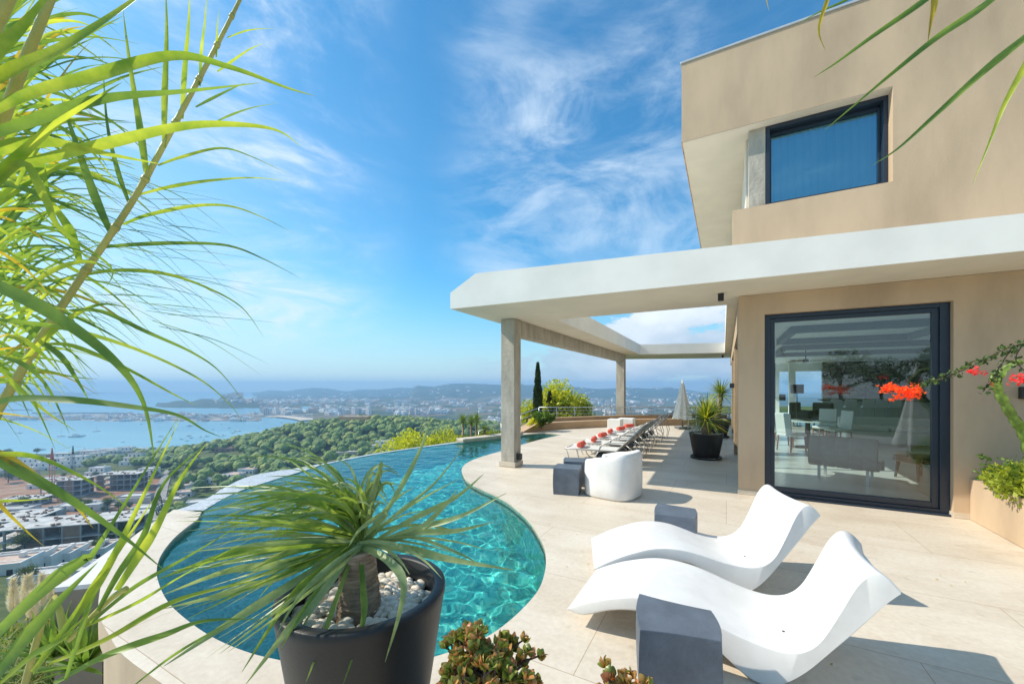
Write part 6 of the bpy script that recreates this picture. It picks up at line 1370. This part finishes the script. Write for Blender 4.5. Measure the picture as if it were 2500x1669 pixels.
# vehicles by the road: two parked cars
def car(px, py, rz, col, lab):
    p = at(px, py); r = thing('parked_car', (p.x, p.y, p.z + .6), lab, 'car', 'cars parked by the road', rz); b = MB(); b.prism([(-2.1, -.85), (2.1, -.85), (2.1, .85), (-2.1, .85)], .35, .85); b.prism([(-1.5, -.78), (1.2, -.78), (1.2, .78), (-1.5, .78)], .851, 1.4); b.build('body', [col], r, .12)
    for x in (-1.3, 1.3):
        for y in (-.8, .8): w_ = MB(); w_.tube([(x, y - .1, .33), (x, y + .1, .33)], .33, 12); w_.build('wheel', [M['black']], r)
car(310, 1243, .5, mat('blue_car_paint', (.05, .12, .25), .3), 'dark blue car parked beside the site wall'); car(362, 1178, .4, M['wplain'], 'white van parked at the top of the road')

# ------------------------------------------------------------------ far town, port, boats
rng = random.Random(77)
protos = []
for i, (c, sh) in enumerate((((.74, .72, .68), (1, .8, 1)), ((.66, .60, .52), (1.5, 1, .8)), ((.70, .66, .62), (1, 1, 1.5)), ((.60, .42, .32), (1.2, 1, .7)), ((.78, .77, .75), (2.2, .9, .8)))):
    m_ = mat('town_wall_%d' % i, c, .85); q = MB(); x, y, z = sh; q.box((-4 * x, -4 * y, 0), (8 * x, 0, 0), (0, 8 * y, 0), (0, 0, 6 * z), 0); q.box((-3 * x, -3 * y, 6 * z), (3 * x, 0, 0), (0, 5 * y, 0), (0, 0, 2), 0)
    for f_ in range(max(1, int(2 * z))):
        for k in range(3): q.box((-3.4 * x + 2.5 * x * k, -4 * y - .06, 1.2 + 2.9 * f_), (1.4, 0, 0), (0, .05, 0), (0, 0, 1.4), 1)
    protos.append((q, m_))
first = [None] * len(protos)
def town_pts():
    out = []
    def zone(n, x0, x1, y0, y1, cl=.0, tall=False, dens=1.0):
        k = 0; tries = 0
        while k < n and tries < n * 30:
            tries += 1; px = rng.uniform(x0, x1); py = rng.uniform(y0, y1); d = F * (EYE - SL - 2) / (py - HY); X = (px - CX) / F * d
            if noise.noise(Vector((px * .02, py * .16, 1))) < cl: continue
            z = ground(X, d)
            if z < SL: continue
            out.append((X, d, z, px, py, tall)); k += 1
    zone(150, 640, 1090, 999, 1012, -.1, True); zone(260, 620, 1250, 976, 998, -.05); zone(110, 1250, 1760, 978, 1000, .0); zone(120, 950, 1760, 1000, 1013, .12); zone(60, 1180, 1240, 1030, 1062, -.2); zone(50, 1000, 1230, 1028, 1046, .0); zone(75, 230, 640, 1011, 1026, -.2); zone(30, 0, 230, 1015, 1023, -.1); zone(60, 560, 740, 976, 990, -.4); zone(380, 700, 1760, 960, 985, -.02)
    for k in range(110):
        px = rng.gauss(600, 42); d = rng.uniform(1650, 1850); X = (px - CX) / F * d; z = ground(X, d)
        if z > SL + 3: out.append((X, d, z, px, 970, False))
    return out
TP = town_pts(); TP.sort(key=lambda t: t[1]); mass = MB(); nI = 0
for t in TP:
    X, d, z, px, py, tall = t; i = rng.choice((0, 0, 1, 2, 3, 4)) if not tall else rng.choice((2, 2, 4, 1)); s = rng.uniform(.8, 1.5) * (1 if d < 1800 else 1.5); sc = (s * (1.5 if tall else 1), s, s * (1.55 if tall else .9)); rz = rng.uniform(-.6, .6)
    if nI < 290:
        if first[i] is None: o = protos[i][0].build('town_house', [protos[i][1], M['shut']]); first[i] = o; tag(o, 'small pale building of the town around the bay', 'building', 'buildings of the distant town')
        else: o = first[i].copy(); C.objects.link(o)
        o.location = (X, d, z - 1); o.scale = sc; o.rotation_euler = (0, 0, rz); nI += 1
    else:
        x, y, zz = (4 * sc[0] * rng.uniform(1, 2), 4 * sc[1], 6 * sc[2]); mass.bx((X, d, z - 1), x * 2, y * 2, zz, rz, rng.choice((0, 0, 1, 2)))
structure(mass.build('far_town', [protos[0][1], protos[1][1], protos[3][1]]), 'mass of pale buildings of the far town and plain', 'stuff')
ct = thing('hilltop_fortress', (0, 0, 0), 'walled old town with its tower on the hill across the bay', 'fortress'); q = MB()
for px, w_, h_, top in ((575, 20, 7, 961), (588, 14, 8, 962), (562, 16, 6, 963), (548, 18, 6, 965)): a = D(px, top, 1740); q.bx((a.x, 1740, a.z - 14), w_, 14, 14 + h_, 0)
q.build('wall', [protos[1][1]], ct); q = MB(); a = D(576, 957, 1738); q.bx((a.x, 1736, a.z - 20), 8, 8, 21, 0); q.build('tower', [protos[1][1]], ct)
# port cranes and breakwater
q = MB(); d = F * (EYE - SL) / (1001 - HY)
q.bx(((45 - CX) / F * d, d, SL - 1), 95, 6, 4, 0); tag(q.build('breakwater', [M['rawc']]), 'short far breakwater at the left edge of the bay', 'breakwater')
q = MB(); d = F * (EYE - SL) / (1009 - HY); q.bx(((200 - CX) / F * d, d, SL - 1), 300, 7, 4.5, .03); tag(q.build('breakwater', [M['rawc']]), 'long breakwater across the harbour mouth', 'breakwater')
crane_p = D(222, 1012, 1180)
hull = None
boats = [(47, 1057, 1.5, 1), (149, 1065, 1.4, 1), (235, 1053, 1.3, 1), (187, 1066, 2.9, 0), (345, 1035, 1, 0), (463, 1040, 1.6, 0), (486, 1041, .8, 0), (540, 1035, 1.0, 0), (575, 1053, 1.0, 0), (583, 1052, 1.3, 0), (568, 1057, .8, 0), (461, 1064, 1.3, 0), (392, 1065, .9, 0), (402, 1070, .8, 0), (432, 1034, .9, 0), (505, 1065, 1.0, 0), (489, 1067, .9, 0), (467, 1069, .8, 0), (457, 1076, .9, 0), (607, 1058, .9, 0), (100, 1098, 1.4, 0), (205, 1098, 1.2, 0), (390, 1078, 1.2, 0), (687, 1031, 1.2, 0), (546, 1063, .9, 0), (518, 1058, .8, 0), (496, 1073, .9, 0), (443, 1072, .8, 0), (300, 1079, .9, 0), (560, 1045, .8, 0), (520, 1048, .7, 0), (630, 1044, .8, 0)]
names = {0: 'left', 1: 'centre'}
for i, (px, py, s, sail) in enumerate(boats):
    d = F * (EYE - SL) / (py - HY); p = Vector(((px - CX) / F * d, d, SL + .1)); grp = 'sailing boats in the bay' if sail else 'motor boats in the bay'
    if sail:
        lab = {47: 'sailing boat with bare mast, leftmost in the bay', 149: 'sailing boat left of the long motor yacht', 235: 'sailing boat right of the long motor yacht'}[px]
        r = thing('sailing_boat', p, lab, 'boat', grp, .3 * i); b = MB(); b.grid([[(-5, y * .9, z) for y, z in ((-1.4, 1.2), (-1.2, .2), (0, -.2), (1.2, .2), (1.4, 1.2))], [(0, y, z) for y, z in ((-1.6, 1.1), (-1.4, .2), (0, -.3), (1.4, .2), (1.6, 1.1))], [(6, y * .05, z) for y, z in ((-1, 1.6), (-1, .8), (0, .5), (1, .8), (1, 1.6))]]); b.poly([(-5, -1.26, 1.2), (0, -1.6, 1.1), (6, 0, 1.6), (0, 1.6, 1.1), (-5, 1.26, 1.2)]); b.build('hull', [M['wplain']], r); m_ = MB(); m_.tube([(.5, 0, 1), (.5, 0, 17)], .13, 5); m_.build('mast', [M['steel']], r); m_ = MB(); m_.tube([(.5, 0, 2.6), (-4.3, 0, 2.5)], .22, 5); m_.build('boom', [M['wplain']], r)
    else:
        if hull is None:
            b = MB(); b.grid([[(-3.5, y * .9, z) for y, z in ((-1.4, 1.0), (-1.2, .1), (0, -.2), (1.2, .1), (1.4, 1.0))], [(0, y, z) for y, z in ((-1.5, 1.05), (-1.3, .1), (0, -.3), (1.3, .1), (1.5, 1.05))], [(4.2, y * .05, z) for y, z in ((-1, 1.5), (-1, .7), (0, .4), (1, .7), (1, 1.5))]]); b.poly([(-3.5, -1.26, 1.0), (0, -1.5, 1.05), (4.2, 0, 1.5), (0, 1.5, 1.05), (-3.5, 1.26, 1.0)])
            b.box((-1.8, -.9, 1.0), (2.8, 0, 0), (0, 1.8, 0), (0, 0, 1.1)); b.box((-1.3, -.7, 2.1), (1.2, 0, 0), (0, 1.4, 0), (0, 0, .5)); hull = b.build('motor_boat', [M['wplain']]); o = hull
        else: o = hull.copy(); C.objects.link(o)
        big_ = s > 2
        tag(o, 'long white motor yacht between two sailing boats' if big_ else 'small motor boat anchored in the crowded right part of the bay' if px > 380 else 'small motor boat anchored in the left part of the bay', 'boat', grp if not big_ else 'motor yachts'); o.location = p; o.scale = (s, s * .8, s * .8); o.rotation_euler = (0, 0, (i * .7) % 1.2 - .6)
# trees behind the viewer, mirrored in the glass
bt = make_tree('garden_tree', 'broad green garden tree mirrored in the top right of the glass door', 'trees behind the viewer', 7, 3.0, [M['green'], M['pine']], 41, 60, 40, .26)
for i, (x, y, s) in enumerate(((-22, -46, .9), (-17, -49, .8), (-12.5, -51, .95), (-8, -49, .75), (-3.5, -52, .95), (1.5, -50, .8), (6, -53, .9), (11, -51, .8))):
    put(bt, i == 0, Vector((x, y, -.2)), s, 'garden tree of the row behind the viewer, mirrored in the glass door', i)
gb_ = MB(); gb_.poly([(-60, -70, -.3), (60, -70, -.3), (60, -5.1, -.3), (-60, -5.1, -.3)]); gb_.poly([(16.1, -5, -.3), (60, -5, -.3), (60, 40, -.3), (16.1, 40, -.3)]); structure(gb_.build('garden_ground', [scrub]))
# haze
hz = MB(); hz.box((-8800, -120, -102), (17600, 0, 0), (0, 6100, 0), (0, 0, 160)); hzo = hz.build('haze', [])
hm = bpy.data.materials.new('haze'); hm.use_nodes = True; N = hm.node_tree.nodes; N.clear(); o_ = N.new('ShaderNodeOutputMaterial'); pv = N.new('ShaderNodeVolumePrincipled'); pv.inputs['Color'].default_value = (.42, .70, 1.0, 1); pv.inputs['Density'].default_value = 0.00033; pv.inputs['Anisotropy'].default_value = .1
hm.node_tree.links.new(pv.outputs[0], o_.inputs['Volume']); hzo.data.materials.append(hm); structure(hzo, 'pale sea haze over the bay', 'stuff')
# fallen leaves on the paving
rng = random.Random(55); mb = MB()
for _ in range(70):
    x, y = rng.choice(((rng.uniform(-.3, 2.6), rng.uniform(2.0, 5.5)), (rng.uniform(2.6, 5.2), rng.uniform(2.6, 5.2)), (rng.uniform(1, 6), rng.uniform(6, 12))))
    if inside(x, y, wpoly): continue
    a = rng.uniform(0, 6.28); d_ = Vector((math.cos(a), math.sin(a), .12)) * rng.uniform(.012, .035); s_ = Vector((-math.sin(a), math.cos(a), 0)) * .006; p = Vector((x, y, .004)); mb.poly([p, p + d_ * .5 + s_, p + d_, p + d_ * .5 - s_], 0)
structure(mb.build('fallen_leaves', [M['reeddry']]), 'tiny fallen leaves scattered over the paving', 'stuff')
# ------------------------------------------------------------------ furniture seen through the glass
M['leather'] = mat('grey_tufted_leather', (.23, .205, .185), .5, .12, 8); M['darkl'] = mat('dark_brown_leather', (.035, .025, .022), .4); M['wlea'] = mat('white_leather', (.74, .76, .75), .5); M['greyf'] = mat('blue_grey_fabric', (.30, .36, .38), .8)
def gp(px, py): q = G(px, py, .017); return Vector((q.x, q.y, .017))
c = gp(1972, 1092)
dt = thing('dining_table', c, 'round glass topped dining table behind the glass door', 'table'); mb = MB(); mb.lathe((0, 0, .74), [(.001, .018), (.62, .018), (.64, .009), (.62, 0), (.001, 0)], 40); mb.build('tabletop', [mat('glass_tabletop', (.62, .72, .70), .08)], dt)
mb = MB(); mb.lathe((0, 0, 0), [(.001, .004), (.30, .004), (.30, .03), (.07, .06), (.06, .72), (.14, .735), (.001, .735)], 24); mb.build('pedestal', [M['black']], dt)
mb = MB(); mb.lathe((0, 0, .759), [(.001, 0), (.08, 0), (.24, .035), (.25, .04), (.22, .03), (.001, .008)], 24); o = mb.build('fruit_bowl', [M['black']]); o.location = c; tag(o, 'shallow dark bowl on the glass dining table', 'bowl')
dc = dchair('dining_chair', 'x', 'chair', 'dining chairs', M['wood'], M['wlea'], .47, 1.02, .47)
for ch in kids(dc):
    if ch.name.startswith('backrest'): ch.data.materials[0] = M['wlea']
for i, (px, py, rz, lab) in enumerate(((1932, 1102, 100, 'white high backed dining chair nearest the door frame'), (1908, 1090, 70, 'white high backed dining chair half hidden by the left door frame'), (2012, 1078, -60, 'blue grey shaded dining chair at the back right of the round table'), (2046, 1088, -95, 'dining chair right of the round table'))):
    p = gp(px, py)
    if i == 0: dc.location = p; dc.rotation_euler = (0, 0, R(rz)); dc['label'] = lab
    else: dup(dc, p, R(rz), lab)
# tufted lounge chair
a, b = gp(2010, 1173), gp(2102, 1186); ax = (b - a).normalized(); ang = math.atan2(ax.y, ax.x)
lc = thing('lounge_chair', ((a + b) / 2).to_tuple(), 'wide grey tufted lounge chair seen from behind through the glass door', 'lounge chair', None, ang)
w = .96; mb = MB(); rows = []
prof = smooth_pts([Vector((0, .10, .80)), Vector((0, -.02, .55)), Vector((0, .02, .33)), Vector((0, .30, .30)), Vector((0, .60, .34)), Vector((0, .85, .30)), Vector((0, .95, .20))], 8)
def off(P_, k):
    out = []
    for i in range(len(P_)):
        t = P_[min(i + 1, len(P_) - 1)] - P_[max(i - 1, 0)]; nn = Vector((0, -t.z, t.y)).normalized(); out.append(P_[i] + nn * k)
    return out
outer_, inner_ = off(prof, -.045), off(prof, .045)
def tuft(u, v): return -.012 * max(0, 1 - min(abs((u * 5) % 1 - .5) * -2 + 1, abs((v * 9) % 1 - .5) * -2 + 1) / .18)
n_ = 40
for sgn, P_ in ((-1, outer_), (1, inner_)):
    rows = []
    for i, p in enumerate(P_):
        t = P_[min(i + 1, len(P_) - 1)] - P_[max(i - 1, 0)]; nn = Vector((0, -t.z, t.y)).normalized() * sgn; rows.append([Vector((-w / 2 + w * j / n_, 0, 0)) + p + nn * tuft(j / n_, i / len(P_)) for j in range(n_ + 1)])
    mb.grid(rows if sgn < 0 else [r_[::-1] for r_ in rows])
for x in (-w / 2, w / 2): mb.grid([[Vector((x, 0, 0)) + p, Vector((x, 0, 0)) + q] for p, q in zip(outer_, inner_)], 0, False)
mb.poly([Vector((-w / 2, 0, 0)) + outer_[0], Vector((w / 2, 0, 0)) + outer_[0], Vector((w / 2, 0, 0)) + inner_[0], Vector((-w / 2, 0, 0)) + inner_[0]])
mb.build('upholstery', [M['leather']], lc)
for x in (-.34, .34):
    for y in (.08, .62): l = MB(); l.box((x - .02, y - .02, .002), (.04, 0, 0), (0, .04, 0), (0, 0, .27)); l.build('leg', [M['steel']], lc)
# ottoman, sofa, bar
p = gp(2245, 1168); ot = thing('ottoman', p, 'dark footstool on splayed legs right of the lounge chair', 'footstool', None, .1); mb = MB(); mb.bx((0, 0, .30), .62, .48, .13); mb.build('seat', [M['darkl']], ot, .04)
for x in (-.24, .24):
    for y in (-.17, .17): l = MB(); l.tube([(x, y, .30), (x * 1.15, y * 1.15, .002)], [.035, .02], 6); l.build('leg', [M['black']], ot)
p = gp(2215, 1088); so = thing('sofa', p, 'long low white sofa at the back right of the room', 'sofa', None, -HA); mb = MB(); mb.bx((0, 0, .08), 3.0, .95, .34); mb.build('base', [M['wlea']], so, .05)
for x in (-1, 0, 1): mb = MB(); mb.bx((x * .98, -.05, .42), .95, .8, .14); mb.build('seat', [M['wlea']], so, .05)
mb = MB(); mb.bx((0, .42, .42), 3.0, .22, .36); mb.build('backrest', [M['wlea']], so, .06)
p = gp(2120, 1026); ba = thing('bar_counter', p, 'long bar counter with a black top at the far end of the room', 'bar', None, -HA); mb = MB(); mb.bx((.6, 0, .002), 5.0, .6, .98); mb.build('front', [mat('pale_bar_front', (.62, .64, .60), .6)], ba); mb = MB(); mb.bx((.6, -.05, .983), 5.2, .8, .05); mb.build('top', [M['black']], ba)
mb = MB(); mb.bx((1.6, 2.6, 1.35), 3.6, .1, .5); mb.build('splashback', [M['black']], ba)
st = None
for i, px in enumerate((2040, 2075, 2118, 2150, 2183)):
    p = gp(px, 1030); lab = 'white bar stool at the counter, %s from the left' % ('first', 'second', 'third', 'fourth', 'fifth')[i]
    if st is None:
        st = thing('bar_stool', p, lab, 'bar stool', 'white bar stools', -HA); mb = MB(); mb.bx((0, 0, .70), .44, .42, .06); mb.build('seat', [M['wlea']], st, .02); mb = MB(); mb.bx((0, -.19, .76), .44, .04, .34); mb.build('backrest', [M['wlea']], st, .015)
        for x in (-.19, .19):
            for y in (-.17, .17): l = MB(); l.tube([(x, y, .70), (x, y, .002)], .014, 6); l.build('leg', [M['steel']], st)
    else: dup(st, p, -HA, lab)
def armch(px, py, rz, lab):
    r = thing('club_chair', gp(px, py), lab, 'armchair', 'dark leather club chairs', R(rz)); mb = MB(); mb.bx((0, 0, .14), .8, .75, .28); mb.build('seat', [M['darkl']], r, .05); mb = MB(); mb.bx((0, .36, .20), .8, .18, .78); mb.build('backrest', [M['darkl']], r, .06)
    for x in (-.38, .38): mb = MB(); mb.bx((x, 0, .16), .14, .75, .46); mb.build('armrest', [M['darkl']], r, .05)
    for x in (-.3, .3):
        for y in (-.28, .28): l = MB(); l.tube([(x, y, .15), (x, y, .002)], .02, 6); l.build('leg', [M['wood']], r)
armch(1962, 1034, 30, 'dark leather club chair with its back to the left window'); armch(2000, 1036, -60, 'dark leather club chair nearer the bar stools')
p = gp(1946, 1040); fl2 = thing('floor_lamp', p, 'standing lamp with a black drum shade beside the club chairs', 'lamp'); mb = MB(); mb.tube([(0, 0, .02), (0, 0, 1.5)], .015, 6); mb.lathe((0, 0, 0), [(.001, .002), (.16, .002), (.16, .02), (.001, .025)], 16); mb.build('pole', [M['black']], fl2); mb = MB(); mb.lathe((0, 0, 1.42), [(.24, 0), (.24, .38)], 24); mb.build('shade', [M['black']], fl2)
sb_ = thing('sideboard', H(.62, 7.75, .018).to_tuple(), 'reddish wooden sideboard behind the dining table', 'sideboard', None, -HA); mb = MB(); mb.bx((0, 0, 0), .55, .45, .85); mb.build('body', [M['wood']], sb_, .01); mb = MB(); mb.bx((0, -.235, .1), .5, .015, .7); mb.build('door', [M['wood']], sb_)
fn = thing('ceiling_fan', H(2.6, 12.0, 2.75).to_tuple(), 'wooden ceiling fan inside the room', 'ceiling fan'); mb = MB(); mb.tube([(0, 0, 0), (0, 0, .43)], .02, 6); mb.lathe((0, 0, 0), [(.001, -.05), (.1, -.04), (.1, .06), (.001, .08)], 16); mb.build('motor', [M['black']], fn)
for k in range(4): a_ = k * math.pi / 2 + .3; d_ = Vector((math.cos(a_), math.sin(a_), 0)); s_ = Vector((-d_.y, d_.x, .15)); mb = MB(); mb.box(d_ * .12 - s_ * .07, d_ * .65, s_ * .14, (0, 0, .008)); mb.build('blade', [M['wood']], fn)
